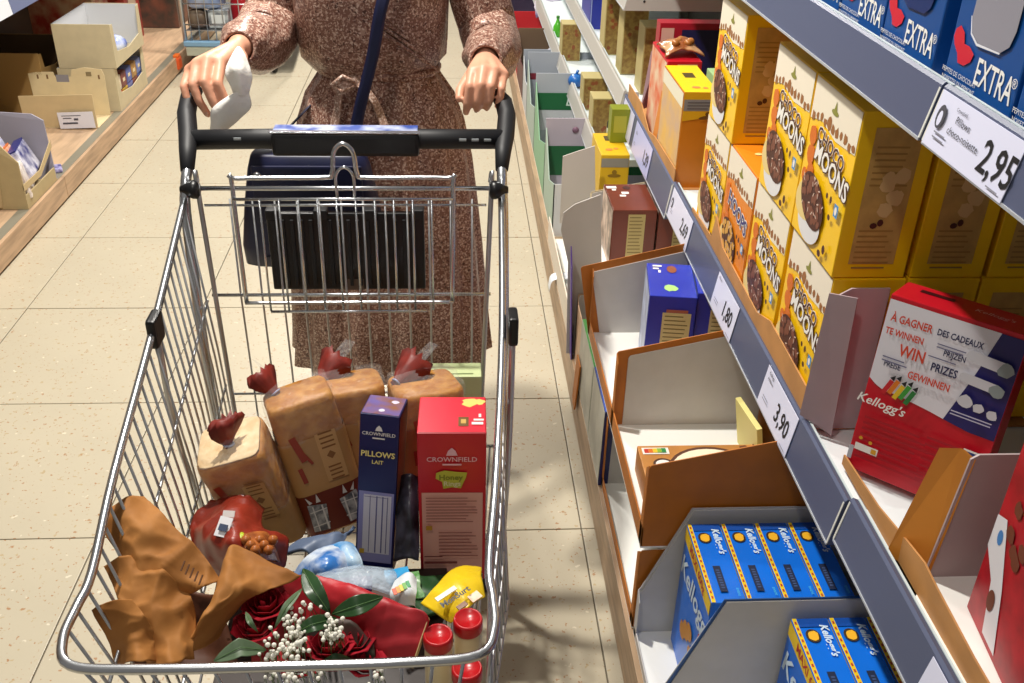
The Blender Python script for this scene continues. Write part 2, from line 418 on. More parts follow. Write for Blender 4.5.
# ------------------------------------------------------------------ choco cereal boxes on the middle shelf
YEL = mat('#fcca0e', .35, var=.04, scale=9); YELD = mat('#d9a60e', .4); CREAM = mat('#efe6d2', .4); CHOC = mat('#4a2018', .5); CHOC2 = mat('#7a4634', .5)
ORNG = mat('#e8871a', .4); WHT = mat('#f2f0ea', .35); BLUEB = mat('#3f8fd0', .4)
CW, CD, CHH = .212, .118, .27
def choco_front(o, size, honey=False):
    w, d, h = size; rnd = random.Random(3); P = Print(o, size, 'front')
    k = w/.212
    if honey: P.polys('printed_ground', ORNG, [rect(0, 0, w-.006, h-.006)])
    P.polys('printed_sky', CREAM, [[(-w/2+.003, h/2-.003), (-w/2+.003, .062*k), (-.05*k, .072*k), (.02*k, .060*k), (w/2-.003, .066*k), (w/2-.003, h/2-.003)]])
    P.polys('printed_trees', mat('#9a6434', .5), [blob(-w/2+.016+i*.0185*k, .066*k+.012*rnd.random(), (.008+.006*rnd.random())*k, 9, .5, rnd=rnd) for i in range(11)])
    P.polys('brand_mark', mat('#8a8a3a', .5), [ell(.0, .100*k, .015*k, .0045*k), [(-.006*k, .104*k), (.006*k, .104*k), (0, .118*k)]])
    P.polys('printed_splash', mat('#d8701a', .5), [blob(-.075*k, .04*k, .020*k, rnd=rnd), blob(-.070*k, .008*k, .020*k, rnd=rnd), blob(-.060*k, -.018*k, .018*k, rnd=rnd), blob(-.085*k, -.03*k, .014*k, rnd=rnd)])
    ti = -.13
    if not honey:
        P.text('CHOCO', .010*k, .044*k, .034*k, WHT, ti, .05, name='title_outline'); P.text('CHOCO', .010*k, .044*k, .034*k, CHOC, ti, .012, name='title')
        P.text('MOONS', .030*k, .014*k, .044*k, CHOC, ti, .07, name='title_outline'); P.text('MOONS', .030*k, .014*k, .044*k, WHT, ti, .02, name='title')
    else:
        P.text('HOOPS', .012*k, .02*k, .046*k, WHT, ti, .07, name='title_outline'); P.text('HOOPS', .012*k, .02*k, .046*k, mat('#3b3a7a', .5), ti, .02, name='title')
    P.polys('bowl', mat('#dfe0e4', .35), [ell(-.022*k, -.092*k, .054*k, .036*k, 24)]); P.polys('milk', mat('#e7cf8a', .5), [ell(-.045*k, -.062*k, .055*k, .036*k, 24, .3)])
    bl = []
    P.polys('cereal_heap', CHOC, [ell(-.022*k, -.056*k, .060*k, .040*k, 22, rot=-.35)])
    for i in range(40):
        a = rnd.random()*6.28; r = math.sqrt(rnd.random()); x, y = .056*r*math.cos(a), .036*r*math.sin(a)
        c, s = math.cos(-.35), math.sin(-.35); bl.append(ell(-.022*k+(x*c-y*s)*k, -.056*k+(x*s+y*c)*k, .008*k, .006*k, 8, rnd.random()*3))
    P.polys('cereal_pieces', CHOC2 if not honey else mat('#d8a24a', .5), bl)
    P.polys('cereal_lights', mat('#d9c0b0', .4), [ell(b[0][0], b[0][1], .005*k, .0014*k, 6, rnd.random()*3) for b in bl[::2]])
    P.polys('loose_pieces', CHOC, [ell(.058*k, -.022*k, .005*k, .006*k, 8), ell(.062*k, -.050*k, .006*k, .005*k, 8), ell(.05*k, -.118*k, .008*k, .006*k, 8), ell(.066*k, -.105*k, .007*k, .008*k, 8), ell(.04*k, -.022*k, .005*k, .005*k, 8)])
    P.polys('badge', BLUEB, [rect(.086*k, -.030*k, .017*k, .021*k)]); P.polys('badge_mark', WHT, [ell(.086*k, -.030*k, .005*k, .007*k)])
def choco_side(o, size, face='right'):
    w, d, h = size; P = Print(o, size, face); rnd = random.Random(5)
    P.polys('side_panel', mat('#c39a55', .5, var=.12, scale=40), [rect(0, 0, d*.62, h*.82)])
    P.polys('side_text', mat('#a57d3e', .5), lines(0, h*.30, d*.5, 7, .010, .003, rnd)+lines(0, -h*.2, d*.52, 8, .009, .003, rnd))
    P.polys('side_picture', mat('#d8b47c', .5), [blob(.0+rnd.uniform(-.02, .02), .01+rnd.uniform(-.03, .03), .014, rnd=rnd) for _ in range(8)])
    P.polys('side_pieces', CHOC, [ell(-.01, -.045, .006, .005, 8), ell(.0, -.04, .005, .006, 8)])
    Q = Print(o, size, 'top'); Q.polys('top_stamp', mat('#6a4413', .5), [rect(.035, -.01, .05, .022)]); Q.polys('top_text', mat('#b0801a', .5), lines(.035, -.006, .04, 3, .006, .0022)); Q.polys('top_marks', mat('#f3d98a', .5), [blob(-.05, .01, .012), blob(-.03, -.02, .010)])
cs = (CW, CD, CHH)
c0 = carton('cereal_box', '', 'cereal box', cs, YEL); choco_front(c0, cs); choco_side(c0, cs, 'right')
h0 = carton('cereal_box', '', 'cereal box', cs, ORNG); choco_front(h0, cs, True); choco_side(h0, cs, 'right')
pl = carton('cereal_box', '', 'cereal box', cs, YEL); choco_side(pl, cs, 'right')
used = set()
def put_choco(src, x, y, z, label, rz=R90):
    o = src if src not in used else copy_tree(src); used.add(src)
    o.location = (x+CD/2, y, z); o.rotation_euler = (0, 0, rz); tag(o, label, 'cereal box', 'cereal boxes stacked on the middle shelf'); return o
zl = .672; zu = zl+CHH+.0015
ys = [2.155, 1.935, 1.715, 1.484]
put_choco(c0, .605, ys[0], zl, 'yellow choco cereal box, lower row, farthest from the camera')
put_choco(h0, .605, ys[1], zl, 'orange hoops cereal box in the lower row between yellow ones')
put_choco(c0, .605, ys[2], zl, 'yellow choco cereal box, lower row, just nearer than the orange box')
put_choco(c0, .605, ys[3], zl, 'yellow choco cereal box, lower row, against the mauve cardboard flap')
put_choco(c0, .60, 2.135, zu, 'yellow choco cereal box standing alone at the far end of the upper row')
put_choco(c0, .60, 1.703, zu, 'yellow choco cereal box in upper row, farther of the touching pair')
put_choco(c0, .60, 1.487, zu, 'yellow choco cereal box in upper row, nearest the camera at the front')
rowl = ['second', 'third', 'fourth']
for i in range(3):
    put_choco(pl, .60+(i+1)*.128, 1.487, zu, 'shaded yellow cereal box, %s from the aisle in the nearest upper row' % rowl[i])
for i in range(3):
    put_choco(pl, .605+(i+1)*.122, 1.484, zl, 'shaded yellow cereal box on the shelf, %s from the aisle in the nearest lower row' % rowl[i])
put_choco(pl, .60+.122, 2.135, zu, 'yellow cereal box behind the lone far upper one')
for i, y in enumerate(ys[:2]): put_choco(pl, .605+.122, y, zl, ['yellow cereal box behind the farthest lower choco box', 'yellow topped cereal box behind the orange hoops box'][i])
# their shelf tray: kraft front strip, mauve end flap
MAUVE = mat('#bfadb2', .6, var=.04, scale=15)
tr = thing('display_tray', 'orange kraft tray under the yellow cereal boxes with mauve end flap', 'tray', (.598, 1.36, .6635), 0, 'cardboard display trays on the right shelves')
KR2 = mat('#bd8850', .55, var=.12, scale=15)
b = MB(); b.prism([(0, .0, 0), (0, 0, .085), (0, .03, .07), (0, .25, .075), (0, .33, .05), (0, .62, .058), (0, .70, .10), (0, .72, .04), (0, .92, .03), (0, .92, 0)], (.003, 0, 0)); b.build('front_strip', KR2, tr)
MB().box((.003, .0, 0), (.40, .92, .003)).build('tray_floor', KR2, tr)
f = MB().prism([(.003, -.002, .003), (.003, -.002, .255), (.03, -.002, .272), (.092, -.002, .272), (.092, -.002, .003)], (0, .003, 0)).build('end_wall', MAUVE, tr)
f2 = MB(); f2.prism([(-.012, .002, .03), (-.004, .002, .262), (.030, -.028, .268), (.034, -.034, .012)], (.002, .002, 0)); f2.build('folded_flap', mat('#aa979c', .6, var=.04, scale=15), tr)
# ------------------------------------------------------------------ EXTRA packs on the upper shelf
EXB = mat('#0a4a8f', .35); EXD = mat('#0a3f86', .35)
es = (.172, .13, .22)
def extra(loc, label, window):
    o = carton('biscuit_pack', label, 'carton', es, EXB, loc, R90, 'blue packs on the upper shelf', bev=.003)
    P = Print(o, es, 'front')
    P.text('EXTRA', .034, -.070, .044, WHT, -.02, .01, sx=.66); P.text('®', .080, -.060, .016, WHT)
    P.polys('red_mark', mat('#d01f34', .4), [[(-.078, -.034), (-.068, -.028), (-.056, -.034), (-.050, -.046), (-.036, -.046), (-.022, -.052), (-.026, -.062), (-.040, -.070), (-.056, -.070), (-.062, -.060), (-.074, -.052), (-.080, -.043)]])
    P.text('PEPITES DE CHOCOLAT', -.044, -.084, .0085, WHT); P.text('NOISETTES DU PIEMONT', -.042, -.093, .0078, WHT)
    c = 'window' if window else 'cut_out'
    P.polys(c, mat('#8f8f9a', .25) if window else mat('#0a2c66', .3), [[(-.042, .105), (-.045, -.012), (-.036, -.030), (-.018, -.038), (.036, -.036), (.052, -.026), (.058, -.008), (.058, .105)]])
    if not window:
        P.polys('wrapper', mat('#2f7fe0', .15), [blob(.0, .02, .03), blob(.02, .0, .022), blob(-.015, .05, .025)])
    else: P.polys('window_edge', mat('#dfe2ea', .3), [[(-.045, -.012), (-.036, -.030), (-.018, -.038), (.036, -.036), (.036, -.038), (-.019, -.041), (-.038, -.032), (-.047, -.012)]])
    return o
for (y, l, w) in ((1.70, 'blue pack with red mark, farthest of the top shelf row', False), (1.52, 'blue pack with red mark, second farthest on the top shelf', False), (1.343, 'blue pack with open cut-out showing shiny blue wrapper', False), (1.135, 'blue pack with a large grey window above the 2,95 tag', True), (.955, 'blue pack at the right edge of the photo above the 2,95 price', True)):
    extra((.622+es[1]/2, y, 1.293), l, w)
# ------------------------------------------------------------------ red prize cereal box (leaning, turned)
RED = mat('#c50f25', .35, var=.08, scale=12); NAVY = mat('#231f63', .4)
ks = (.195, .075, .300)
k = carton('cereal_box', 'red cereal box with white prize panel leaning on the middle shelf', 'cereal box', ks, RED)
yaw = -.74; A = Vector((.626, 1.243, .676))
Mk = Matrix.Translation(A) @ Matrix.Rotation(yaw, 4, 'Z') @ Matrix.Rotation(-.10, 4, 'X') @ Matrix.Translation((ks[0]/2, ks[1]/2, 0))
k.matrix_world = Mk
P = Print(k, ks, 'front')
P.polys('white_panel', mat('#e4e2ea', .35), [[(-.0965, .143), (-.0965, .012), (-.085, .004), (-.07, -.002), (-.05, -.001), (-.03, -.004), (.0, -.008), (.022, -.012), (.045, .07), (.062, .143)]])
P.polys('navy_panel', NAVY, [[(.062, .143), (.045, .07), (.022, -.012), (.06, -.018), (.0965, -.018), (.0965, .143)]])
RT = mat('#d4452a', .45); NT = mat('#20214f', .45)
for (s, u, v, z, mm) in (('À GAGNER', -.058, .116, .019, RT), ('DES CADEAUX', .012, .116, .015, NT), ('TE WINNEN', -.063, .094, .016, RT), ('PRIJZEN', .012, .088, .014, NT), ('WIN', -.045, .070, .029, RT), ('PRIZES', .004, .062, .020, NT), ('PREISE', -.068, .043, .014, NT), ('GEWINNEN', -.012, .038, .018, RT)):
    P.text(s, u, v, z*.92, mm, 0, .02, sx=.70)
P.polys('fine_print', mat('#6a6a8a', .5), lines(-.065, .054, .04, 2, .006, .002)+lines(.01, .100, .05, 2, .005, .0018)+lines(.0, .078, .045, 1, .005, .0018))
for i, c in enumerate(('#c8202a', '#e07a20', '#e8c02a', '#3f9a3a', '#2b7a3a')):
    P.polys('pencil', mat(c, .4), [rect(-.066+i*.009, .008+(i % 2)*.004-i*.001, .007, .026, -.35)]); P.polys('pencil_tip', INK, [[(x, y) for x, y in ((-.0655+i*.009, .024+(i % 2)*.004-i*.001), (-.0585+i*.009, .020+(i % 2)*.004-i*.001), (-.058+i*.009, .030+(i % 2)*.004-i*.001))]])
P.text("Kellogg's", -.068, -.022, .021, WHT, -.02, .012, shear=.25)
P.polys('gift_tabs', mat('#cfcfd6', .4), [rect(.06, .098, .05, .017, -.06), ell(.036, .0995, .0085, .0085), rect(.056, .064, .046, .015, -.06), ell(.034, .0655, .0075, .0075), blob(.045, .03, .012), blob(.064, .026, .009), blob(.084, .022, .009)])
P.polys('gift_pictures', mat('#8f9a9a', .4), [blob(.083, .094, .013), blob(.080, .06, .012)])
P.polys('gift_text', mat('#c6c6dd', .4), lines(.06, .010, .06, 2, .005, .0018))
P.polys('shade_text', mat('#a80d20', .4), lines(-.03, -.05, .11, 8, .010, .004)+lines(.045, -.045, .07, 7, .012, .004))
P.polys('nutrition_mark', WHT, [rect(-.07, -.103, .036, .012), rect(.075, -.052, .024, .024)]); P.polys('square_badge', mat('#2a3f7a', .4), [rect(.075, -.052, .018, .018)]); P.polys('nutrition_colours', mat('#d9a02a', .4), [rect(-.058, -.103, .008, .008), ell(-.082, -.087, .003, .003), ell(-.066, -.09, .003, .003)])
P.polys('barcode', mat('#b9b9c2', .4), [rect(-.092, -.116, .007, .024)])
Q = Print(k, ks, 'top'); Q.polys('top_stamp', mat('#3d0a10', .4), [rect(-.045, .012, .05, .012)]); Q.text("Kellogg's", .04, .0, .016, mat('#e7b7b7', .5), shear=.2)
# ------------------------------------------------------------------ near tray with orange flap and red box (right bottom)
tn = thing('display_tray', 'tray with bright orange corner flap and mauve wall at the right edge', 'tray', (.612, .49, .6735), 0, 'cardboard display trays on the right shelves')
ORC = mat('#dd8f35', .55, var=.06, scale=15)
MB().box((0, 0, 0), (.40, .50, .003)).build('tray_floor', CARDWHITE, tn)
w = MB().prism([(.035, .497, .003), (.05, .497, .205), (.06, .497, .212), (.40, .497, .212), (.40, .497, .003)], (0, .003, 0)).build('side_wall', mat('#b3a3a4', .6, var=.04, scale=12), tn)
MB().prism([(.0, .46, .003), (.0, .545, .003), (.024, .530, .20), (.042, .512, .212), (.052, .500, .205), (.036, .498, .003)], (.004, -.004, 0)).build('corner_flap', ORC, w)
b = MB(); b.prism([(0, 0, 0), (0, .0, .045), (0, .15, .040), (0, .32, .042), (0, .43, .05), (0, .47, .055), (0, .53, .045), (0, .62, .028), (0, .76, .018), (0, .76, 0)], (.003, 0, 0)); b.build('front_strip', KR2, tn).location.x = .012
ns = (.19, .075, .28)
kn = carton('cereal_box', 'red cereal box with white swoosh in the bottom right corner', 'cereal box', ns, mat('#a81222', .35, var=.3, scale=25), (.602+.105, .83, .678), R90-.12)
P = Print(kn, ns, 'front'); P.polys('white_swoosh', mat('#dcdce2', .4), [[(-.094, .02), (-.07, .03), (-.03, -.05), (.0, -.13), (-.04, -.13), (-.06, -.06), (-.094, -.03)]])
P.polys('blue_badge', mat('#3f7fc0', .4), [ell(-.072, .0, .007, .011)]); P.polys('cereal_pieces', mat('#6a3420', .5), [blob(-.02+random.uniform(-.05, .1), .03+random.uniform(-.03, .09), .013) for _ in range(14)]+[ell(-.045, -.08, .01, .016)])
P.polys('yellow_mark', mat('#f0c41c', .4), [rect(-.03, .085, .03, .035, .3)])
# ================================================================== RIGHT BOTTOM: lower and upper tier of trays
tray('empty lower tray with white floor under the brown muesli tray', .352, .95, 1.415, 1.88, .1405, .215, .205, .03, cut=.5)
tray('empty lower tray behind the thin upright cartons', .372, .95, 1.885, 2.25, .1405, .215, .205, .05, cut=.5)
tray('brown tray holding the flat muesli carton, grey inside', .350, .95, 1.41, 1.815, .3575, .255, .195, .05, cut=.45, ins=.026, rim=.010)
tray('brown tray holding the blue carton, grey inside', .350, .95, 1.82, 2.235, .3575, .268, .195, .045, cut=.45, ins=.03, rim=.014, out=.03, near=False)
BLUWH = mat('#1b4b86', .5)
tray('white tray with blue edge holding four blue maxi cereal boxes', .354, .95, 1.165, 1.405, .1405, .317, .12, .02, mo=mat('#c4c2c0', .6), mi=CARDGREY, cut=.14)
tray('white tray with dark blue edge holding the nearest blue maxi boxes', .354, .95, .93, 1.162, .1405, .328, .12, .02, mo=BLUWH, mi=CARDGREY, cut=.14)
# ------------------------------------------------------------------ blue maxi cereal boxes
MB_ = mat('#0c6fe0', .32, var=.08, scale=8); MAXY = mat('#e8c417', .4); MRED = mat('#b3262a', .45); PALEB = mat('#cfe4f5', .4)
ms = (.198, .0605, .293)
m0 = carton('cereal_box', '', 'cereal box', ms, MB_)
P = Print(m0, ms, 'front')
P.polys('maxi_band', MAXY, [rect(0, .130, .194, .030)]); P.text('MAXI 600g', .0, .130, .024, MRED, 0, .025)
P.text("Kelloggs", .01, .070, .062, PALEB, .05, .02, shear=.2); P.polys('cereal_photo', mat('#c98a35', .5), [blob(-.03+i*.022, -.05+(i % 3)*.02, .022) for i in range(6)]); P.polys('red_mark', MRED, [ell(.075, .03, .012, .016)])
P = Print(m0, ms, 'top')
P.polys('edge_band', MAXY, [rect(0, -.026, .196, .007)]); P.polys('edge_dots', MRED, [rect(-.088+i*.0125, -.026, .006, .003) for i in range(15)])
P.polys('front_crease', mat('#0a49a0', .4), [rect(-.088, .003, .018, .050)])
P.polys('logo_disc', mat('#3d2a10', .5), [ell(-.060, -.006, .014, .012)]); P.polys('logo_flake', mat('#f0b428', .45), [blob(-.060, -.006, .0115, 12, .35)])
P.text("Kellogg's", -.050, .0165, .0185, PALEB, 0, .03, shear=.2, sx=1.0)
P.polys('date_stamp', mat('#12203f', .5), [rect(.045, -.003, .062, .013)]); P.polys('date_marks', mat('#3b4f7a', .5), [rect(.025+i*.006, -.003, .003, .006) for i in range(8)])
P.text('avant', .078, .021, .009, mat('#4fc0e8', .4))
first = True
mu = ['in the back tray, closest to the aisle', 'in the back tray, second from the aisle', 'in the back tray, third from the aisle', 'in the back tray, half hidden under the rail']
md = ['in the nearest tray, closest to the aisle', 'in the nearest tray, under the slate rail', 'in the nearest tray, deepest under the rail']
for (x, y, lab) in [(.425+i*.0625, 1.282, mu[i]) for i in range(4)]+[(.548+i*.0625, 1.045, md[i]) for i in range(3)]:
    o = m0 if first else copy_tree(m0); first = False
    o.location = (x+.03, y, .1455); o.rotation_euler = (0, 0, R90); tag(o, 'blue maxi cereal box '+lab, 'cereal box', 'blue maxi cereal boxes on the bottom deck')
# ------------------------------------------------------------------ muesli carton lying flat
qs = (.30, .21, .062)
q = carton('muesli_box', 'flat tan muesli carton with a bowl picture lying in the brown tray', 'cereal box', qs, mat('#c08340', .45, var=.2, scale=14))
a = atz(637, 446, .4235); q.location = (a.x+.15, a.y-.105, .3620)
P = Print(q, qs, 'top')
P.polys('cream_corner', mat('#d9b06a', .45), [[(-.148, -.103), (-.148, .0), (-.10, -.103)]])
P.polys('score_band', WHT, [rect(-.115, .085, .055, .022)])
for i, c in enumerate(('#c83a2a', '#e07a28', '#e8c832', '#8fb83a', '#2f8a4a')): P.polys('score_field', mat(c, .4), [rect(-.134+i*.009, .085, .009, .014)])
P.polys('plate', mat('#5a3420', .5), [ell(-.01, .02, .088, .074, 28)]); P.polys('plate_inside', mat('#f0e4c8', .4), [ell(-.01, .018, .082, .068, 28)])
P.polys('muesli', mat('#b07a3a', .5), [ell(-.005, .012, .06, .05, 20)])
P.polys('muesli_bits', mat('#f1dca8', .45), [blob(-.005+random.uniform(-.05, .05), .012+random.uniform(-.04, .04), .010) for _ in range(22)]); P.polys('dark_bits', CHOC, [blob(-.005+random.uniform(-.045, .045), .012+random.uniform(-.035, .035), .007) for _ in range(12)])
P.polys('nuts', mat('#6a3a1e', .5), [blob(.07, .085, .012), blob(.10, .09, .014), blob(.125, .06, .013), blob(.11, .03, .011)]); P.polys('pale_nuts', mat('#e6cf9a', .5), [blob(.085, .075, .011), blob(.12, .085, .011)])
P.polys('milk_bowl_rim', mat('#4a2a1a', .5), [ell(-.108, .035, .021, .019)]); P.polys('milk_bowl', WHT, [ell(-.108, .034, .016, .014), rect(-.105, -.005, .03, .022)])
# pale yellow divider card standing in the same tray
dv = MB().box((0, 0, 0), (.012, .12, .12), .001).build('divider_card', mat('#e3d888', .55)); dv.location = (.635, 1.62, .3625); dv.rotation_euler = (0, -.18, .12); tag(dv, 'pale yellow cardboard divider standing in the muesli tray', 'cardboard')
# round brown tin partly hidden beneath the 3,90 tag
cn = MB().lathe([(.045, 0), (.047, .004), (.047, .12), (.04, .135), (.02, .14)], 24).build('jar', mat('#7a3a20', .35, var=.3, scale=20)); cn.location = (.70, 1.72, .3625); tag(cn, 'brown round jar half hidden beneath the 3,90 price tag', 'jar'); MB().lathe([(.0475, .03), (.0475, .1)], 24).build('jar_label', mat('#c07a3a', .5), cn)
# ------------------------------------------------------------------ blue carton in the brown tray
DB = mat('#1f33ae', .35, var=.08, scale=10)
bs = (.108, .17, .0)
n0 = aty(650, 297, 1.985); n1 = aty(697, 297, 1.985); bh = n0.z-.362
bs = (n1.x-n0.x, .175, bh)
bb = carton('cereal_box', 'blue cereal carton with green splash on top in the brown tray', 'cereal box', bs, DB, ((n0.x+n1.x)/2+.012, 1.985+.0875, .362), -.13)
P = Print(bb, bs, 'front'); w_, d_, h_ = bs
P.polys('pale_panel', mat('#c7bf8a', .5), [rect(.012, -.012, .066, h_-.06)]); P.polys('panel_text', mat('#7a7448', .5), lines(.012, h_*.28, .055, 12, .011, .003)); P.polys('panel_head', mat('#a05a4a', .5), [rect(.012, h_*.34, .05, .008)]); P.polys('green_foot', mat('#5a9a3a', .5), [rect(.012, -h_/2+.028, .066, .022)])
P = Print(bb, bs, 'top'); P.polys('green_splash', mat('#a9d87a', .4), [blob(-.005, -.045, .022, 14, .4)]); P.polys('brown_cup', mat('#8a4a2a', .5), [ell(.004, .055, .012, .02)]); P.polys('white_marks', WHT, [rect(-.03, .07, .022, .008), rect(-.034, .055, .014, .008), rect(-.026, .04, .006, .014)])
P = Print(bb, bs, 'left'); P.polys('pale_front', mat('#b9c3dc', .4, var=.3, scale=18), [rect(0, 0, d_-.01, h_-.01)])
b2 = copy_tree(bb); b2.location.x += bs[0]+.006; b2.location.y += .01; tag(b2, 'second blue carton deeper in the brown tray under the rail', 'cereal box')
# ------------------------------------------------------------------ flat cartons leaning on the plinth
for (y0, y1, h, side, top, lab) in ((1.875, 2.075, .212, '#1d2566', '#2a4fb0', 'thin upright carton with navy edge at the front of the bottom deck'), (2.08, 2.33, .207, '#b9c3b0', '#4fa04a', 'thin upright carton with green top edge at the front of the bottom deck')):
    o = thing('thin_carton', lab, 'carton', (.3445, y0, .1402))
    g = MB(); g.prism([(.0, 0, .0), (.023, 0, .0), (.026, 0, h), (.003, 0, h)], (0, y1-y0, 0)); g.build('carton_body', mat(side, .45), o)
    g = MB(); g.prism([(-.0004, .003, .004), (.0026, .003, h-.004), (.0020, .003, h-.004), (-.001, .003, .004)], (0, y1-y0-.006, 0)); g.build('printed_front', mat('#b7b7aa', .45, var=.25, scale=10), o)
    g = MB(); g.box((.0035, .001, h), (.0255, y1-y0-.001, h+.0015)); g.build('top_edge', mat(top, .45), o)
of = thing('loose_flap', 'rounded orange cardboard strip hanging over the wooden plinth', 'cardboard', (.333, 2.27, .085))
MB().prism([(.0, 0, .02), (0, .012, .0), (.0, .045, .0), (0, .058, .02), (.006, .062, .15), (.006, -.004, .15)], (.004, 0, 0)).build('strip', CARDBROWN, of)
wt = thing('paper_tag', 'curved white paper tag sticking out from the bottom shelf', 'tag', (.35, 2.94, .145))
MB().sheet([[(-.03, 0, -.03), (-.03, .05, -.03)], [(-.02, 0, .012), (-.02, .05, .012)], [(.02, 0, .02), (.02, .05, .02)], [(.07, 0, .015), (.07, .05, .015)]], 6, 12, .0008).build('strip', mat('#dfe6ee', .4), wt)
# ------------------------------------------------------------------ bay with the brown and yellow cartons
tray('pale tray with brown rim beneath the brown chocolate carton', .425, .95, 2.245, 2.86, .3575, .20, .15, .04, mo=CARDTAN, cut=.5)
tray('open lower tray beside the paper tag', .352, .95, 2.335, 2.485, .1405, .215, .205, .18, mo=mat('#c9a98a', .6, var=.25, scale=20), cut=.5)
BRN = mat('#6b2a14', .38, var=.15, scale=10)
bs = (.128, .205, .185)
for i in range(2):
    bo = carton('cereal_box', ['brown chocolate cereal carton with pale nutrition panel beside the slate rail', 'dark brown chocolate carton deeper under the rail'][i], 'cereal box', bs, BRN, (.522+i*.134, 2.715, .3625), 0)
    P = Print(bo, bs, 'front'); P.polys('pale_panel', mat('#b9a468', .5), [rect(.006, .012, .05, .135)]); P.polys('panel_text', mat('#7d6a38', .5), lines(.006, .07, .042, 11, .011, .003)); P.polys('green_foot', mat('#5f8a3a', .5), [rect(.006, -.07, .05, .022)])
    P = Print(bo, bs, 'top'); P.polys('white_marks', WHT, [rect(-.045, .075, .03, .018), rect(-.04, .055, .012, .012), rect(-.01, .03, .022, .016), rect(-.02, .008, .018, .014)]); P.polys('dark_ring', mat('#3d150a', .5), [ell(.0, .07, .012, .014)])
    P = Print(bo, bs, 'left'); P.polys('pale_front', mat('#cbb7a8', .45, var=.6, scale=22), [rect(0, 0, .195, .175)])
ysz = (.094, .225, .196)
yb = carton('cereal_box', 'yellow carton with grey barcode band behind the brown carton', 'cereal box', ysz, mat('#d7ae1a', .4), (.527, 3.16, .3625))
P = Print(yb, ysz, 'front'); P.polys('grey_band', mat('#8f8c80', .45), [rect(0, .072, .09, .03)]); P.polys('brand_mark', mat('#8a6a12', .5), [ell(0, .028, .022, .006), ell(0, .04, .008, .008)])
P = Print(yb, ysz, 'top'); P.polys('top_stamp', mat('#4a3a10', .5), [rect(-.002, .055, .026, .05)]); P.polys('top_marks', mat('#e8803a', .5), [blob(-.015, -.06, .014), blob(.01, -.05, .010)])
ys2 = carton('shelf_carton', 'olive green carton end beside the bluish price tag', 'carton', (.10, .2, .40), mat('#7f8a1e', .45), (.60, 3.22+.25, .1455)); P = Print(ys2, (.10, .2, .40), 'front'); P.polys('panel', mat('#a5a63a', .5), [rect(0, .02, .07, .2)])
ys2.location = (.555, 3.20, .56); ys2.scale = (.6, .3, .28)
# opened grey-white carton with raised flaps
oc = thing('open_carton', 'opened white carton with raised flaps between the brown and green trays', 'carton', (.330, 2.49, .1405))
MB().box((0.02, 0, 0), (.55, .82, .004)).build('carton_floor', CARDWHITE, oc)
MB().prism([(.0, .0, .004), (-.01, 0, .30), (-.035, 0, .40), (-.03, 0, .45), (.0, 0, .475), (.068, 0, .503), (.085, 0, .30), (.085, 0, .004)], (0, .004, 0)).build('near_flap', mat('#b7b3ad', .65, var=.04, scale=12), oc)
MB().prism([(.02, .51, .2), (.02, .51, .43), (.06, .51, .445), (.12, .51, .465), (.14, .51, .2)], (0, .004, 0)).build('far_flap', mat('#c4bfb8', .65), oc)
MB().box((0.014, 0, .004), (.018, .80, .10)).build('front_lip', mat('#d9cfc0', .6), oc)
MB().prism([(.01, -.03, .0), (.01, .0, .0), (-.004, -.005, .33), (-.008, -.02, .36), (-.004, -.035, .3)], (.003, 0, 0)).build('purple_strip', mat('#5a3fa0', .5), oc)
# ------------------------------------------------------------------ green and grey trays of the far bay
def far_tray(label, y0, y1, h, wallc, band=None, z=.1405, x0=.362, x1=.9, lip=.15, mo='#c9ccd0', frontc='#9fb5a6'):
    o = thing('display_tray', label, 'tray', (x0, y0, z), 0, 'cardboard display trays on the right shelves'); w = x1-x0; d = y1-y0
    MB().box((0, 0, 0), (w, d, .004)).build('tray_floor', CARDWHITE, o)
    MB().box((0, d-.005, .004), (w, d, h)).build('far_wall', mat(wallc, .6), o)
    MB().box((0, 0, .004), (w, .004, h*.62)).build('near_wall', mat(mo, .6), o)
    MB().prism([(0, 0, .004), (0, 0, h*.62), (0, d*.5, lip), (0, d, h*.9), (0, d, .004)], (.004, 0, 0)).build('front_wall', mat(frontc, .55), o)
    if band:
        zb, zt, col = band; g = MB().box((.005, d-.0065, zb), (w, d-.005, zt)).build('green_band' if col.startswith('#0') or col.startswith('#1') else 'colour_band', mat(col, .5), o)
    return o
ft = far_tray('tray with lavender back and green band behind the opened carton', 3.34, 3.72, .33, '#b3abb9', (.10, .22, '#0f5a30'))
P = Print(ft, (2*.30, 0, 0), 'front')
MB().lathe([(.013, 0), (.013, .001)], 16, Matrix.Translation((.115, .372, .285)) @ Matrix.Rotation(L90, 4, 'X')).build('round_mark', mat('#7a5a70', .5), ft)
ft2 = far_tray('tray with white text label below a green band', 3.73, 4.26, .36, '#a9b0ba', (.20, .275, '#0f6236'), frontc='#7fae8a')
MB().box((.02, .522, .11), (.45, .5225, .198)).build('white_label', mat('#c3c6cc', .5), ft2)
v, f_ = text_geo('Lu', 0, .2); g = MB().add([(p.x*.07+.165, .522, p.y*.07+.24) for p in v], f_).build('script_lettering', mat('#cfe0d6', .5), ft2); g['kind'] = 'stuff'
v, f_ = text_geo('MINI PANINIS TOAST', .01); g = MB().add([(p.x*.026+.19, .5215, p.y*.026+.155) for p in v], f_).build('lettering', mat('#4a4a52', .5), ft2); g['kind'] = 'stuff'
far_tray('grey tray with dark red strip behind the green band tray', 4.27, 4.75, .33, '#9fa6b2', (.20, .23, '#7a1a2e'), frontc='#9fb0a8')
far_tray('grey blue empty tray before the brown tray', 4.76, 5.05, .27, '#98a0ad', None, frontc='#b9bcc0')
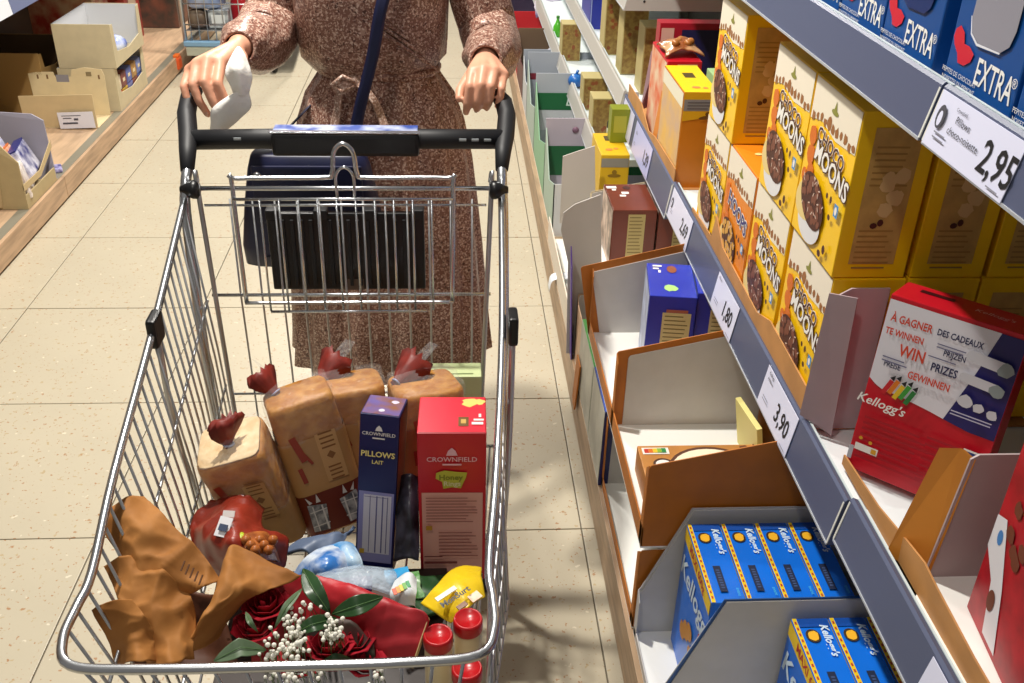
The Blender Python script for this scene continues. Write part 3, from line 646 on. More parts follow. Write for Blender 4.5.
far_tray('dark brown tray with purple and white packets', 5.06, 5.5, .275, '#6a5440', None, frontc='#5a2a2a')
far_tray('bright red tray near the far end of the bottom deck', 5.51, 6.1, .24, '#c01722', None, frontc='#a81a22')
far_tray('dark tray with purple lettering at the far end', 6.11, 6.9, .24, '#2a1c3a', None, frontc='#b01f2a')
pk = MB().sheet([[(.0, 0, .0), (.0, .1, .02)], [(.06, 0, .05), (.06, .12, .05)], [(.13, 0, .01), (.13, .11, .0)]], 8, 8, .01, .008, 3).build('snack_packet', mat('#4a2f80', .3, hex2='#e8e4f0', scale=14)); pk.location = (.49, 5.2, .30); tag(pk, 'purple and white packet resting on the brown tray', 'packet')
pk2 = MB().sheet([[(.0, 0, .0), (.0, .16, .06)], [(.10, 0, .05), (.10, .16, .09)], [(.22, 0, .01), (.22, .16, .05)]], 8, 8, .01, .008, 5).build('snack_packet', mat('#3a2a6a', .3, hex2='#e0d8e8', scale=9)); pk2.location = (.50, 6.0, .36); tag(pk2, 'dark purple packet above the bright red tray', 'packet')
# ------------------------------------------------------------------ far bay: shelf goods
FLOR = mat('#9a8040', .5, hex2='#7d5a2a', scale=60)
FLSD = mat('#b3a46e', .5)
def floral(label, x, y, z, w, d, h):
    o = carton('floral_carton', label, 'carton', (w, d, h), FLSD, (x+w/2, y+d/2, z), 0, 'tan floral cartons on the grey far shelves')
    P = Print(o, (w, d, h), 'front'); P.polys('floral_print', FLOR, [rect(0, 0, w-.008, h-.008)]); P.polys('rust_flowers', mat('#8a4a24', .5), [blob(random.uniform(-w*.35, w*.35), random.uniform(-h*.4, h*.4), .009) for _ in range(7)])
    return o
floral('tan floral carton on the grey shelf beside the mauve flap', .655, 3.40, .6565, .10, .12, .23)
floral('tan floral carton on the grey shelf, second from the mauve flap', .625, 3.66, .6565, .09, .12, .24)
floral('tan floral carton on the grey shelf next to the navy carton', .60, 3.95, .6565, .085, .12, .24)
for i, x in enumerate((.60, .66)): 
    o = carton('blue_carton', ['navy blue carton on the far grey shelf, nearer the aisle', 'navy blue carton on the far grey shelf, farther in'][i], 'carton', (.055, .3, .24), mat('#22309a', .4), (x+.0275, 4.55, .6565)); P = Print(o, (.055, .3, .24), 'front'); P.polys('pale_edge', mat('#8f9ac8', .5), [rect(-.023, 0, .005, .23)])
floral('floral tray front on the lower grey shelf, nearest the camera', .525, 3.62, .4415, .13, .1, .135)
floral('floral tray front on the lower grey shelf, second', .525, 3.92, .4415, .10, .1, .13)
floral('floral tray front on the lower grey shelf, by the green bottle', .515, 4.7, .4415, .09, .1, .17)
bt = MB().lathe([(.03, 0), (.033, .01), (.033, .09), (.02, .12), (.011, .15), (.011, .18)], 16).build('bottle', mat('#4fae2f', .2)); bt.location = (.545, 5.2, .4415); bt.scale = (.7, .7, .55); tag(bt, 'small bright green bottle on the lower far shelf', 'bottle'); MB().lathe([(.0125, .165), (.0125, .187)], 14).build('bottle_cap', mat('#2f7a22', .4), bt)
bl = MB().ball((0, 0, .03), (.035, .03, .03)).build('blue_packet', mat('#2468b8', .3)); bl.location = (.535, 4.25, .4415); tag(bl, 'small round blue packet on the lower far shelf', 'packet'); MB().tube([(0, 0, .055), (.008, 0, .075)], .006, 6).build('knot', mat('#2468b8', .3), bl)
dk = MB().lathe([(.022, 0), (.024, .01), (.024, .09), (.012, .11), (.012, .13)], 14).build('bottle', mat('#10140f', .3)); dk.location = (.585, 3.48, .4415); tag(dk, 'dark bottle at the near end of the lower grey shelf', 'bottle'); MB().lathe([(.0245, .03), (.0245, .07)], 14).build('bottle_label', mat('#a8a88a', .5), dk)
# ------------------------------------------------------------------ middle shelf of the third bay: orange carton, red carton, flaps
OR2 = mat('#cc7a12', .38, var=.1, scale=9)
os_ = (.092, .27, .262)
ob = carton('cereal_box', 'tall orange and yellow carton on the middle shelf with bright yellow top', 'cereal box', os_, OR2, (.60+.046, 2.505+.135, .657))
P = Print(ob, os_, 'front'); P.polys('yellow_head', mat('#dba818', .4), [[(-.045, .13), (-.045, .055), (.0, .062), (.045, .078), (.045, .13)]]); P.polys('grey_band', mat('#85858a', .45), [rect(0, .098, .088, .03)]); P.polys('band_lines', mat('#5a5a62', .45), lines(.0, .105, .07, 3, .008, .003)); P.polys('brand_mark', mat('#6a4410', .5), [ell(.02, .066, .022, .005, rot=.15), ell(.022, .075, .007, .006)])
P = Print(ob, os_, 'top'); P.polys('yellow_top', mat('#f2cf12', .4), [rect(0, 0, .09, .268)]); P.polys('top_stamp', mat('#4a3a10', .5), [rect(.0, .03, .03, .05)]); P.polys('top_marks', mat('#ee7f4a', .5), [blob(-.005, -.09, .013), blob(.018, -.095, .009)])
P = Print(ob, os_, 'left'); P.polys('pale_front', mat('#e2b45a', .45, hex2='#c9a88a', scale=12), [rect(0, -.02, .262, .215)]); P.polys('white_head', mat('#e6e2cc', .4), [rect(0, .108, .262, .04)])
dvd = thing('display_tray', 'orange tray with grey divider walls behind the tall orange carton', 'tray', (.594, 2.49, .6565), 0, 'cardboard display trays on the right shelves')
MB().box((0, .0, 0), (.36, .80, .002)).build('tray_floor', KR2, dvd)
MB().prism([(0, 0, .002), (0, 0, .06), (0, .3, .05), (0, .40, .035), (0, .55, .075), (0, .79, .07), (0, .79, .002)], (.003, 0, 0)).build('front_strip', KR2, dvd)
MB().prism([(.004, .30, .002), (.02, .30, .19), (.06, .30, .2), (.36, .30, .2), (.36, .30, .002)], (0, .004, 0)).build('grey_wall', mat('#a29c98', .6), dvd)
MB().prism([(.004, .305, .002), (.004, .365, .002), (.022, .36, .19), (.022, .31, .19)], (.003, 0, 0)).build('corner_flap', mat('#cf7f2c', .55), dvd)
MB().prism([(.0, .56, .05), (.03, .62, .22), (.07, .64, .25), (.07, .64, .05)], (.003, .002, 0)).build('mauve_flap', MAUVE, dvd)
rs = (.10, .24, .262)
rb = carton('cereal_box', 'red carton with pale label on its end behind the tall orange carton', 'cereal box', rs, mat('#c41226', .38), (.615+.05, 2.99, .6595)); rb.location.y = 2.80+.13
P = Print(rb, rs, 'front'); P.polys('pale_label', mat('#d8cf9a', .5), [rect(.008, .06, .058, .125)]); P.polys('label_text', mat('#8a8050', .5), lines(.008, .11, .048, 9, .011, .003))
P = Print(rb, rs, 'left'); P.polys('pale_front', mat('#e3c7a8', .45, hex2='#d8653a', scale=14), [rect(0, 0, .225, .25)])
cb = thing('candy_bag', 'shiny brown candy bag lying on the red carton', 'bag', (.615, 2.84, .9225))
MB().sheet([[(0, 0, .004), (0, .06, .012), (0, .13, .005)], [(.035, 0, .022), (.035, .06, .036), (.035, .13, .02)], [(.07, 0, .025), (.07, .06, .04), (.07, .13, .02)], [(.105, 0, .006), (.105, .06, .012), (.105, .13, .005)]], 18, 18, .004, .010, 8).build('bag_body', mat('#8a4a22', .25, hex2='#c99a70', scale=26), cb)
for i in range(5): MB().ball((.03+.012*i, .03+.02*(i % 3), .038), (.012, .014, .010), 10, 7).build('caramel', mat('#a86a34', .25), cb)
r2 = carton('shelf_carton', 'deep red and navy carton behind the candy bag', 'carton', (.22, .06, .30), mat('#a3122a', .4), (.76, 3.16, .6595)); P = Print(r2, (.22, .06, .30), 'front'); P.polys('navy_panel', mat('#1c1a4a', .4), [rect(.03, .06, .14, .14)]); P.polys('pale_corner', mat('#d8b0a0', .5), [rect(-.085, .06, .04, .15)])
gp = carton('shelf_carton', 'green white carton just behind the tall orange carton', 'carton', (.16, .10, .255), mat('#9fc48a', .45), (.80, 2.72, .6595)); P = Print(gp, (.16, .10, .255), 'front'); P.polys('white_panel', WHT, [rect(0, .03, .12, .12)])
tc2 = carton('shelf_carton', 'tan carton edge left of the lone upper choco box', 'carton', (.30, .08, .50), mat('#b98a4a', .5), (.80, 2.33, .6595)); P = Print(tc2, (.30, .08, .50), 'left'); P.polys('floral_print', FLOR, [rect(0, 0, .07, .48)])
# ================================================================== LEFT SHELVING
lb = thing('shelf_bay', 'low wooden shelf base along the left side of the aisle', 'shelf')
MB().box((-1.655, 1.0, .01), (-1.64, 4.05, .10), .001).build('plinth', WOOD, lb); MB().box((-1.655, 4.055, .01), (-1.64, 8.5, .10), .001).build('plinth', WOOD, lb)
MB().box((-1.68, 1.0, 0), (-1.66, 8.5, .01)).build('kick_strip', mat('#17130f', .6), lb)
MB().box((-1.695, 1.0, .085), (-1.655, 8.5, .1015), .001).build('edge_strip', mat('#8f8a7a', .45, .2), lb)
MB().box((-2.35, 1.0, .07), (-1.695, 8.5, .10)).build('deck', mat('#c6a787', .5, var=.16, scale=6, stretch=(8, 1, 1)), lb)
MB().box((-2.39, 1.0, 0), (-2.355, 8.5, 2.0)).build('back_panel', mat('#4a4038', .6), lb)
for y in (3.2, 4.53, 5.86, 7.2): MB().box((-2.355, y-.012, .1), (-2.32, y+.012, 2.0)).build('upright', mat('#77726a', .4, .3), lb)
for (y0, y1) in ((2.0, 4.36), (4.364, 7.5)):
    MB().box((-2.355, y0, .725), (-1.845, y1, .75)).build('shelf_board', mat('#cfd3d6', .4), lb)
    MB().prism([(-1.83, y0, .70), (-1.84, y0, .77), (-1.848, y0, .77), (-1.84, y0, .70)], (0, y1-y0, 0)).build('price_rail', mat('#e3e6ee', .35) if y0 < 3 else mat('#6a7396', .4), lb)
# stacked display boxes
def bin_box(label, x0, x1, y0, y1, z, h, lip, m=CARDTAN, mi=mat('#cfd2d8', .6), cutout=True):
    """open box; aisle side (+X) has a low lip and slanting sides"""
    o = thing('display_box', label, 'box', (x0, y0, z), 0, 'cardboard boxes on the left wooden base'); w, d = x1-x0, y1-y0; t = .005
    MB().box((0, 0, 0), (w, d, t)).build('box_floor', m, o)
    for yy, nm in ((0, 'near_wall'), (d-t, 'far_wall')):
        g = MB().box((0, yy, t), (w, yy+t, h)).build(nm, m, o)
        MB().box((t, yy+t if yy == 0 else yy-.001, t), (w-t, yy+t+.001 if yy == 0 else yy, h-.002)).build('wall_lining', mi, g)
    MB().box((0, t, t), (t, d-t, h)).build('back_wall', mi, o)
    MB().prism([(w-t, t, t), (w-t, t, h*.98), (w-t, t+.035, h*.97), (w-t, t+.05, lip+.02), (w-t, d*.5, lip), (w-t, d-t-.05, lip+.02), (w-t, d-t-.03, h*.97), (w-t, d-t, h*.98), (w-t, d-t, t)], (t, 0, 0)).build('front_wall', m, o)
    return o
lower = bin_box('lower tan box of the stack on the left base, products in its window', -1.935, -1.66, 4.965, 5.47, .102, .213, .06)
upper = bin_box('upper open tan box of the stack with blue product inside', -1.92, -1.645, 4.965, 5.465, .317, .21, .05)
for i, c in enumerate(('#a8402a', '#c9a03a', '#6a6fae', '#8a4a3a', '#4f5fa0', '#d8c8b0', '#7a2a2a', '#5a6ab8', '#b98a4a', '#7a8ac8')):
    o = MB().box((-.02, -.045, 0), (.02, .045, .075), .006).build('snack_pack', mat(c, .35, var=.4, scale=30)); o.location = (-1.69, 5.03+(i % 5)*.092, .108+(i//5)*.078); tag(o, ['rust', 'mustard', 'lilac', 'brown', 'blue', 'cream', 'maroon', 'cobalt', 'tan', 'pale blue'][i]+' snack pack in the lower tan box, '+['bottom', 'top'][i//5]+' row', 'packet', 'snack packs in the lower tan box'); MB().box((.0203, -.02, .028), (.0208, .015, .045)).build('pack_label', mat('#e8d8b0', .4), o)
o = MB().ball((0, 0, .04), (.07, .10, .05), 14, 8).build('snack_pack', mat('#1f55c4', .25, hex2='#e8eef8', scale=12)); o.location = (-1.74, 5.25, .322); tag(o, 'bright blue bag lying in the upper tan box', 'bag'); MB().box((-.01, -.12, .035), (.01, -.095, .05)).build('sealed_end', mat('#1f55c4', .25), o)
# carton behind the stack (brown, in shade), and dark goods behind
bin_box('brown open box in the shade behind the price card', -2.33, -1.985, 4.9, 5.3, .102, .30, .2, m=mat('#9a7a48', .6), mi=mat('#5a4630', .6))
# flat tray with price card
ftl = thing('display_box', 'flat pale tray with punched handle holes and a price card', 'tray', (-2.03, 4.70, .102), 0, 'cardboard boxes on the left wooden base')
PALC = mat('#dcc9a0', .6, var=.05, scale=15)
MB().box((0, 0, 0), (.34, .20, .004)).build('tray_floor', PALC, ftl)
bw = MB().prism([(-.01, .19, .004), (-.02, .20, .205), (.02, .20, .212), (.10, .20, .212), (.105, .20, .19), (.18, .20, .19), (.19, .20, .225), (.25, .20, .235), (.33, .20, .228), (.34, .20, .20), (.34, .19, .004)], (0, .005, 0)).build('back_panel', PALC, ftl)
MB().box((.11, .1985, .165), (.17, .1995, .20)).build('grey_print', mat('#8f8c94', .5), bw); MB().box((.255, .1985, .195), (.28, .1995, .215)).build('punched_hole', mat('#8a7a5a', .6), bw)
for x in (.02, .065, .31): MB().box((x, .1985, .18), (x+.008, .1995, .20)).build('punched_hole', mat('#7a5a3a', .6), bw)
MB().prism([(.0, .0, .004), (.0, -.012, .155), (.34, -.012, .165), (.335, .0, .004)], (0, .004, 0)).build('front_panel', mat('#d3bd92', .6, var=.05, scale=15), ftl)
pc = MB().box((0, -.0015, 0), (.165, 0, .078)).build('price_card', mat('#e3e3ee', .4)); pc.location = (-1.862, 4.680, .104); pc.rotation_euler = (-.02, -.04, 0); tag(pc, 'white price card clipped to the flat pale tray', 'price tag')
P = Print(pc, (.165, .003, .078), 'front'); P.fr = (Vector((.0825, -.0015, .0375)), Vector((1, 0, 0)), Vector((0, 0, 1)), Vector((0, -1, 0))); P.polys('card_text', mat('#4a4a58', .5), [rect(-.03, -.012, .07, .008), rect(-.04, .012, .04, .004), rect(-.02, .024, .09, .003), rect(.0, .006, .02, .01)])
# near tray with packets at the left border
nb = thing('display_box', 'tan box with grey lined back wall at the left border, full of packets', 'box', (-1.98, 3.69, .102), 0, 'cardboard boxes on the left wooden base')
TAN2 = mat('#b3a077', .6, var=.06, scale=15)
MB().box((0, 0, 0), (.325, .33, .005)).build('box_floor', TAN2, nb)
MB().prism([(0, 0, .005), (.0, -.01, .275), (.20, -.01, .275), (.27, 0, .26), (.325, 0, .19), (.325, 0, .005)], (0, .006, 0)).build('near_wall', TAN2, nb)
MB().prism([(.23, -.007, .01), (.25, -.007, .18), (.02, -.007, .18), (.02, -.007, .01)], (0, .005, 0)).build('folded_panel', mat('#c0aa80', .6, var=.06, scale=15), nb)
g = MB().prism([(0, .32, .005), (0, .34, .29), (.27, .34, .275), (.315, .335, .25), (.325, .32, .005)], (0, .006, 0)).build('far_wall', mat('#9a97a6', .6), nb); MB().box((.13, .338, .24), (.17, .3395, .262)).build('punched_hole', mat('#d8c8a8', .6), g)
MB().box((.319, .006, .005), (.325, .32, .055)).build('front_lip', TAN2, nb); MB().prism([(.322, .0, .1), (.326, .17, .10), (.326, .33, .17), (.326, .33, .14), (.326, .17, .075), (.322, 0, .075)], (.003, 0, 0)).build('slanted_rim', mat('#c4ad82', .6), nb)
for i, (c, c2, x, y, z, ry) in enumerate((('#e8e8ee', '#2f4fa0', .20, .12, .14, .3), ('#d8763a', '#f0e0d0', .25, .14, .10, .5), ('#2a2f7a', '#e0e0f0', .28, .20, .10, .4), ('#efe9e4', '#c9b8b0', .29, .10, .03, .2))):
    o = MB().box((-.02, -.09, 0), (.02, .09, .12), .008).build('packet', mat(c, .3, hex2=c2, scale=18)); o.location = (-1.98+x, 3.69+y+.02, .112+z*.6); o.rotation_euler = (0, -ry, .1*i); tag(o, ['white and blue', 'orange', 'navy', 'cream'][i]+' packet in the tan box at the left border', 'packet', 'packets in the left border box'); MB().box((-.018, -.085, .12), (.018, .085, .126)).build('sealed_end', mat(c, .3), o)
lp = MB().box((-.03, -.035, 0), (.03, .035, .018), .006).build('packet', mat('#2a2474', .3, hex2='#b9b4e0', scale=40)); lp.location = (-1.70, 4.12, .102); lp.rotation_euler = (0, 0, .4); tag(lp, 'small navy packet lying on the left wooden deck', 'packet'); MB().box((-.034, -.03, .006), (-.029, .03, .011)).build('sealed_end', mat('#2a2474', .3), lp)
for i, (x, y, z, w, d, h, c, c2, lab) in enumerate(((-2.2, 5.45, .102, .3, .4, .22, '#6a2a22', '#3a2018', 'dim maroon carton behind the tan box stack'), (-2.25, 4.5, .102, .12, .3, .26, '#3f8a7a', '#e8e8e0', 'teal and white packet at the far left border'), (-2.2, 5.95, .102, .26, .4, .42, '#a83a2a', '#c9a888', 'red and tan carton on the deck behind the stack'), (-2.2, 6.45, .102, .3, .45, .36, '#5a2f2a', '#b03a30', 'dim brown and red carton at the far left'), (-2.1, 7.0, .102, .4, .6, .4, '#3f3a34', '#7a4a3a', 'dark carton at the far end of the left deck'))):
    o = carton('shelf_carton', lab, 'carton', (w, d, h), mat(c, .45, hex2=c2, scale=10), (x, y, z), L90); P = Print(o, (w, d, h), 'front'); P.polys('label_panel', mat('#b9a08a', .5), [rect(0, h*.1, w*.5, h*.3)])
bp = MB().box((-1.655, 6.02, .03), (-1.625, 6.10, .10), .01).build('corner_bumper', mat('#d8551f', .4)); tag(bp, 'orange corner bumper at the foot of the distant cart', 'bumper'); MB().box((-1.66, 6.03, .1), (-1.63, 6.09, .115), .004).build('bumper_cap', mat('#e8702a', .4), bp)
# ================================================================== SHOPPING CART
cart = thing('shopping_cart', 'chrome wire shopping cart full of groceries pushed by the woman', 'cart', (-.195, 1.3, 0))
CO = Vector((-.195, 1.3, 0))
def cl(p): return Vector(p)-CO
def ctube(name, pts, r, m=CHROME, parent=cart, n=8, closed=False, smooth=True):
    pts = [cl(p) for p in pts]
    if smooth and len(pts) > 2:
        P = []
        k = len(pts)
        for i in range(k if closed else k-1):
            p0 = pts[(i-1) % k] if (closed or i) else pts[0]; p1 = pts[i]; p2 = pts[(i+1) % k]; p3 = pts[(i+2) % k] if (closed or i+2 < k) else p2
            for j in range(5):
                f = j/5; P.append(.5*((2*p1)+(-p0+p2)*f+(2*p0-5*p1+4*p2-p3)*f*f+(-p0+3*p1-3*p2+p3)*f**3))
        if not closed: P.append(pts[-1])
        pts = P
    return MB().tube(pts, r, n, closed).build(name, m, parent)
LR = [(-.478, 1.68, .957), (-.47, 1.372, .862), (-.464, 1.10, .79), (-.457, .955, .747), (-.462, .905, .737), (-.462, .855, .735), (-.440, .815, .735)]
RR = [(.088, 1.68, .957), (.077, 1.372, .862), (.058, 1.10, .79), (.043, .955, .747), (.046, .905, .737), (.046, .855, .735), (.026, .815, .735)]
rim = LR+[(-.36, .805, .737), (-.2, .803, .738), (-.06, .805, .737)]+RR[::-1]
ctube('basket_rim', rim, .0062, CHROME, n=10)
def lerp(a, b, t): return Vector(a)+(Vector(b)-Vector(a))*t
def poly_at(P, t):
    L = [0]
    for i in range(len(P)-1): L.append(L[-1]+(Vector(P[i+1])-Vector(P[i])).length)
    d = t*L[-1]
    for i in range(len(P)-1):
        if d <= L[i+1] or i == len(P)-2: return lerp(P[i], P[i+1], (d-L[i])/(L[i+1]-L[i]))
BL = [(-.43, 1.63, .44), (-.42, 1.2, .435), (-.40, .89, .43)]; BR = [(.095, 1.63, .44), (.085, 1.2, .435), (.036, .89, .43)]
bot = ctube('basket_bottom_frame', BL+BR[::-1], .004, DULLSTEEL, closed=True, smooth=False)
for side, RP, BP in (('l', LR[:6], BL), ('r', RR[:6], BR)):
    grid = ctube('side_grid', [poly_at(RP, t/6)*.62+poly_at(BP, t/6)*.38 for t in range(7)], .0028, DULLSTEEL, smooth=False)
    ctube('wire', [poly_at(RP, t/6)*.28+poly_at(BP, t/6)*.72 for t in range(7)], .0024, DULLSTEEL, grid, smooth=False)
    for i in range(27):
        t = (i+.5)/27
        ctube('wire', [poly_at(RP, t), poly_at(RP, t)*.45+poly_at(BP, min(1, t))*.55+Vector((.004 if side == 'l' else -.004, 0, 0)), poly_at(BP, t)], .0022, DULLSTEEL, grid, n=6, smooth=False)
fg = ctube('front_grid', [(-.425, .825, .62), (-.2, .822, .62), (.012, .825, .62)], .0026, CHROME, smooth=False)
for i in range(13):
    t = (i+.5)/13; ctube('wire', [lerp((-.44, .806, .735), (.026, .806, .735), t), lerp((-.385, .89, .43), (-.005, .89, .43), t)], .0023, CHROME, fg, n=6)
bgid = ctube('bottom_grid', [(-.40, 1.25, .436), (.012, 1.25, .436)], .0024, DULLSTEEL)
for i in range(11):
    t = (i+.5)/11; ctube('wire', [lerp(BL[0], BR[0], t), lerp(BL[2], BR[2], t)], .0022, DULLSTEEL, bgid, n=6)
for y in (1.0, 1.12, 1.38, 1.5): ctube('wire', [(-.39, y, .434), (.0, y, .434)], .0022, DULLSTEEL, bgid, n=6)
# rear gate
gate = ctube('rear_gate', [(-.459, 1.69, .972), (.073, 1.69, .973)], .0045)
ctube('gate_bar', [(-.453, 1.675, .765), (.07, 1.675, .765)], .0035, CHROME, gate)
ctube('gate_bar', [(-.44, 1.66, .952), (.06, 1.66, .953)], .0024, CHROME, gate)
for x0, x1 in ((-.455, -.43), (.068, .05)): ctube('gate_post', [(x0, 1.69, .985), (x0+.001, 1.685, .96), (x1, 1.635, .45)], .0048, DULLSTEEL, gate, n=8)
for i in range(12):
    x = -.40+i*.0395; ctube('wire', [(x, 1.683, .955), (x, 1.675, .765), (x*.97, 1.64, .455)], .0021, DULLSTEEL, gate, n=6, smooth=False)
ctube('gate_bar', [(-.435, 1.65, .56), (.055, 1.65, .56)], .0024, DULLSTEEL, gate)
# child seat flap
fl_ = ctube('seat_flap', [(-.384, 1.645, .765), (-.386, 1.655, .99), (-.376, 1.657, 1.003), (-.23, 1.66, 1.004), (-.212, 1.66, 1.012), (-.207, 1.66, 1.05), (-.19, 1.66, 1.066), (-.173, 1.66, 1.05), (-.168, 1.66, 1.012), (-.15, 1.66, 1.004), (-.01, 1.657, 1.005), (.0, 1.655, .99), (-.003, 1.645, .765)], .0042, CHROME)
ctube('flap_bar', [(-.386, 1.643, .765), (-.19, 1.643, .765), (-.001, 1.643, .765)], .0036, CHROME, fl_)
ctube('flap_bar', [(-.386, 1.648, .968), (.0, 1.648, .969)], .003, CHROME, fl_)
ctube('flap_bar', [(-.34, 1.64, .748), (-.05, 1.64, .748)], .0028, CHROME, fl_)
for i in range(10):
    x = -.34+i*.0335; ctube('wire', [(x, 1.645, .968), (x, 1.64, .75)], .0022, CHROME, fl_, n=6)
ctube('hook_loop', [(-.205, 1.655, .97), (-.205, 1.655, 1.01), (-.19, 1.655, 1.025), (-.175, 1.655, 1.01), (-.175, 1.655, .97)], .0028, CHROME, fl_)
sp = MB().box(cl((-.350, 1.735, .745)), cl((-.055, 1.75, .905)), .004).build('seat_panel', BLACK, cart)
for i in range(16): MB().box(cl((-.341+i*.0175, 1.731, .755)), cl((-.334+i*.0175, 1.7355, .893)), .001).build('panel_rib', BLACKM, sp)
for x in (-.349, -.26, -.168, -.08): MB().box(cl((x, 1.722, .897)), cl((x+.025, 1.75, .916)), .003).build('panel_clip', BLACKM, sp)
MB().box(cl((-.215, 1.7335, .745)), cl((-.175, 1.737, .768))).build('panel_notch', mat('#5a4a40', .5), sp)
for s_, x in ((1, -.463), (-1, .078)):
    MB().lathe([(.011, 0), (.017, .004), (.017, .012), (.006, .034)], 16, Matrix.Translation(cl((x+.012*s_, 1.685, .972))) @ Matrix.Rotation(L90*-s_, 4, 'Y') ).build('pivot_cap', BLACK, cart)
# handle with horns
hb = MB().tube([cl((-.478, 1.79, 1.028)), cl((-.34, 1.792, 1.03)), cl((-.19, 1.793, 1.031)), cl((-.05, 1.792, 1.031)), cl((.093, 1.79, 1.032))], .0185, 12).build('handle_bar', BLACKM, cart)
MB().box(cl((-.332, 1.762, 1.005)), cl((-.062, 1.818, 1.048)), .008).build('handle_holder', BLACK, hb)
MB().box(cl((-.335, 1.765, 1.0485)), cl((-.06, 1.776, 1.052)), .001).build('silver_strip', mat('#c5c8d2', .2, .8), hb)
MB().box(cl((-.33, 1.777, 1.0475)), cl((-.065, 1.815, 1.050)), .001).build('blue_insert', mat('#3d55a0', .3, hex2='#c8cfe4', scale=25), hb)
for i, x in enumerate((-.40, .012, .035, .058)):
    MB().box(cl((x, 1.771, 1.034)), cl((x+.013, 1.7735, 1.038))).build('white_mark', mat('#a9b0b2', .4), hb)
for nm, pts in (('l', [(-.476, 1.715, .995), (-.481, 1.755, 1.02), (-.488, 1.80, 1.035), (-.499, 1.85, 1.06), (-.500, 1.89, 1.078), (-.492, 1.915, 1.086)]), ('r', [(.089, 1.715, 1.0), (.093, 1.755, 1.022), (.099, 1.80, 1.037), (.104, 1.85, 1.058), (.099, 1.885, 1.074), (.087, 1.91, 1.082)])):
    MB().tube([cl(p) for p in pts], [.012, .0155, .0175, .0175, .017, .014], 12).build('handle_grip', BLACKM, cart)
    q0 = Vector(pts[0])
    ctube('side_tube', [q0+Vector((0, .004, .003)), (q0.x, 1.69, .975), (q0.x-.002 if nm == 'l' else q0.x+.003, 1.67, .90), (q0.x+.01 if nm == 'l' else q0.x+.006, 1.62, .55), (q0.x+.03 if nm == 'l' else q0.x-.01, 1.64, .16)], .0095, CHROME, n=10)
for x in (-.468, .094):
    br = MB().box(cl((x-.008, 1.355, .835)), cl((x+.008, 1.40, .885)), .005).build('corner_bracket', BLACK, cart)
    ctube('bracket_rod', [(x, 1.38, .84), (x, 1.40, .6), (x*.95, 1.5, .2)], .0055, DULLSTEEL, br)
# chassis and castors
for x, xf in ((-.445, -.36), (.06, -.03)): ctube('chassis_tube', [(x, 1.66, .16), ((x+xf)/2, 1.3, .17), (xf, .92, .18)], .011, CHROME, n=10)
ctube('chassis_cross', [(-.36, .92, .18), (-.03, .92, .18)], .009); ctube('chassis_cross', [(-.445, 1.64, .16), (.06, 1.64, .16)], .009)
for x in (-.36, -.03): ctube('front_strut', [(x, .93, .18), (x, .95, .43)], .008)
for x, y in ((-.445, 1.68), (.06, 1.68), (-.36, .92), (-.03, .92)):
    wf = MB().box(cl((x-.018, y-.02, .06)), cl((x+.018, y+.02, .15)), .004).build('castor_fork', DULLSTEEL, cart)
    MB().lathe([(.02, -.012), (.056, -.012), (.06, -.006), (.06, .006), (.056, .012), (.02, .012)], 24, Matrix.Translation(cl((x, y+.01, .0605))) @ Matrix.Rotation(L90, 4, 'Y')).build('wheel', BLACKM, wf)
# ================================================================== GROCERIES IN THE CART
zf = .442
CRED = mat('#c41128', .35, var=.06, scale=10)
rs = (.108, .105, .298)
rc = carton('cereal_box', 'red cereal carton standing upright at the right side of the cart', 'cereal box', rs, CRED, (-.004, 1.2475+.0525, zf), -.02); rc.rotation_euler.x = -.02
P = Print(rc, rs, 'front')
P.polys('pale_panel', mat('#dba294', .45), [rect(0, -.048, .098, .165)]); P.polys('stripe_foot', mat('#8f8a88', .45), [rect(0, -.141, .1, .013)]); P.polys('stripe_lines', mat('#55504e', .45), [rect(0, -.138-i*.003, .1, .0012) for i in range(3)])
PK = mat('#e8b6bf', .45)
P.text('CROWNFIELD', 0, .100, .0125, PK, 0, .01); P.polys('brand_badge', PK, [[(-.009, .108), (.009, .108), (.006, .117), (0, .123), (-.006, .117)]]); P.polys('brand_line', PK, [rect(0, .091, .03, .003)])
LIM = mat('#b9b83a', .45)
P.polys('title_splash', LIM, [[(-.025, .075), (-.012, .08), (.008, .077), (.024, .076), (.022, .066), (.018, .056), (.014, .045), (.0, .047), (-.014, .044), (-.016, .058), (-.026, .064)]]); P.text('Honey', -.002, .066, .014, mat('#7a7d20', .5), 0, .03); P.text('Rings', .0, .054, .013, mat('#d8d2a0', .5), 0, .02)
P.polys('panel_text', mat('#9a5a52', .5), lines(0, .026, .085, 9, .006, .0017)+lines(.01, -.045, .065, 8, .007, .002)); P.polys('gold_mark', mat('#c08a2a', .5), [rect(-.038, -.035, .010, .009)]); P.polys('weight_text', mat('#7a3a34', .5), [rect(-.02, -.108, .055, .005), rect(-.032, -.095, .03, .002)])
P = Print(rc, rs, 'top'); P.polys('lit_top', mat('#de2a3e', .35), [rect(0, 0, .104, .101)]); P.polys('yellow_splash', mat('#f0d070', .45), [blob(.028, .035, .016, 12, .4), blob(.044, .036, .010)]); P.polys('stamp', mat('#6a4a14', .5), [rect(.018, -.022, .016, .026)]); P.polys('stamp_text', mat('#c9a050', .5), [rect(.018, -.022, .008, .012)]); P.polys('white_marks', WHT, [rect(.04, -.028, .018, .007), rect(.042, -.018, .016, .005), rect(.044, -.006, .004, .01)])  # brighter red over the top paints in the overhead light
CNV = mat('#171c58', .35, var=.08, scale=10)
bs = (.064, .072, .298)
bc = carton('cereal_box', 'navy cereal carton leaning back beside the bread in the cart', 'cereal box', bs, CNV)
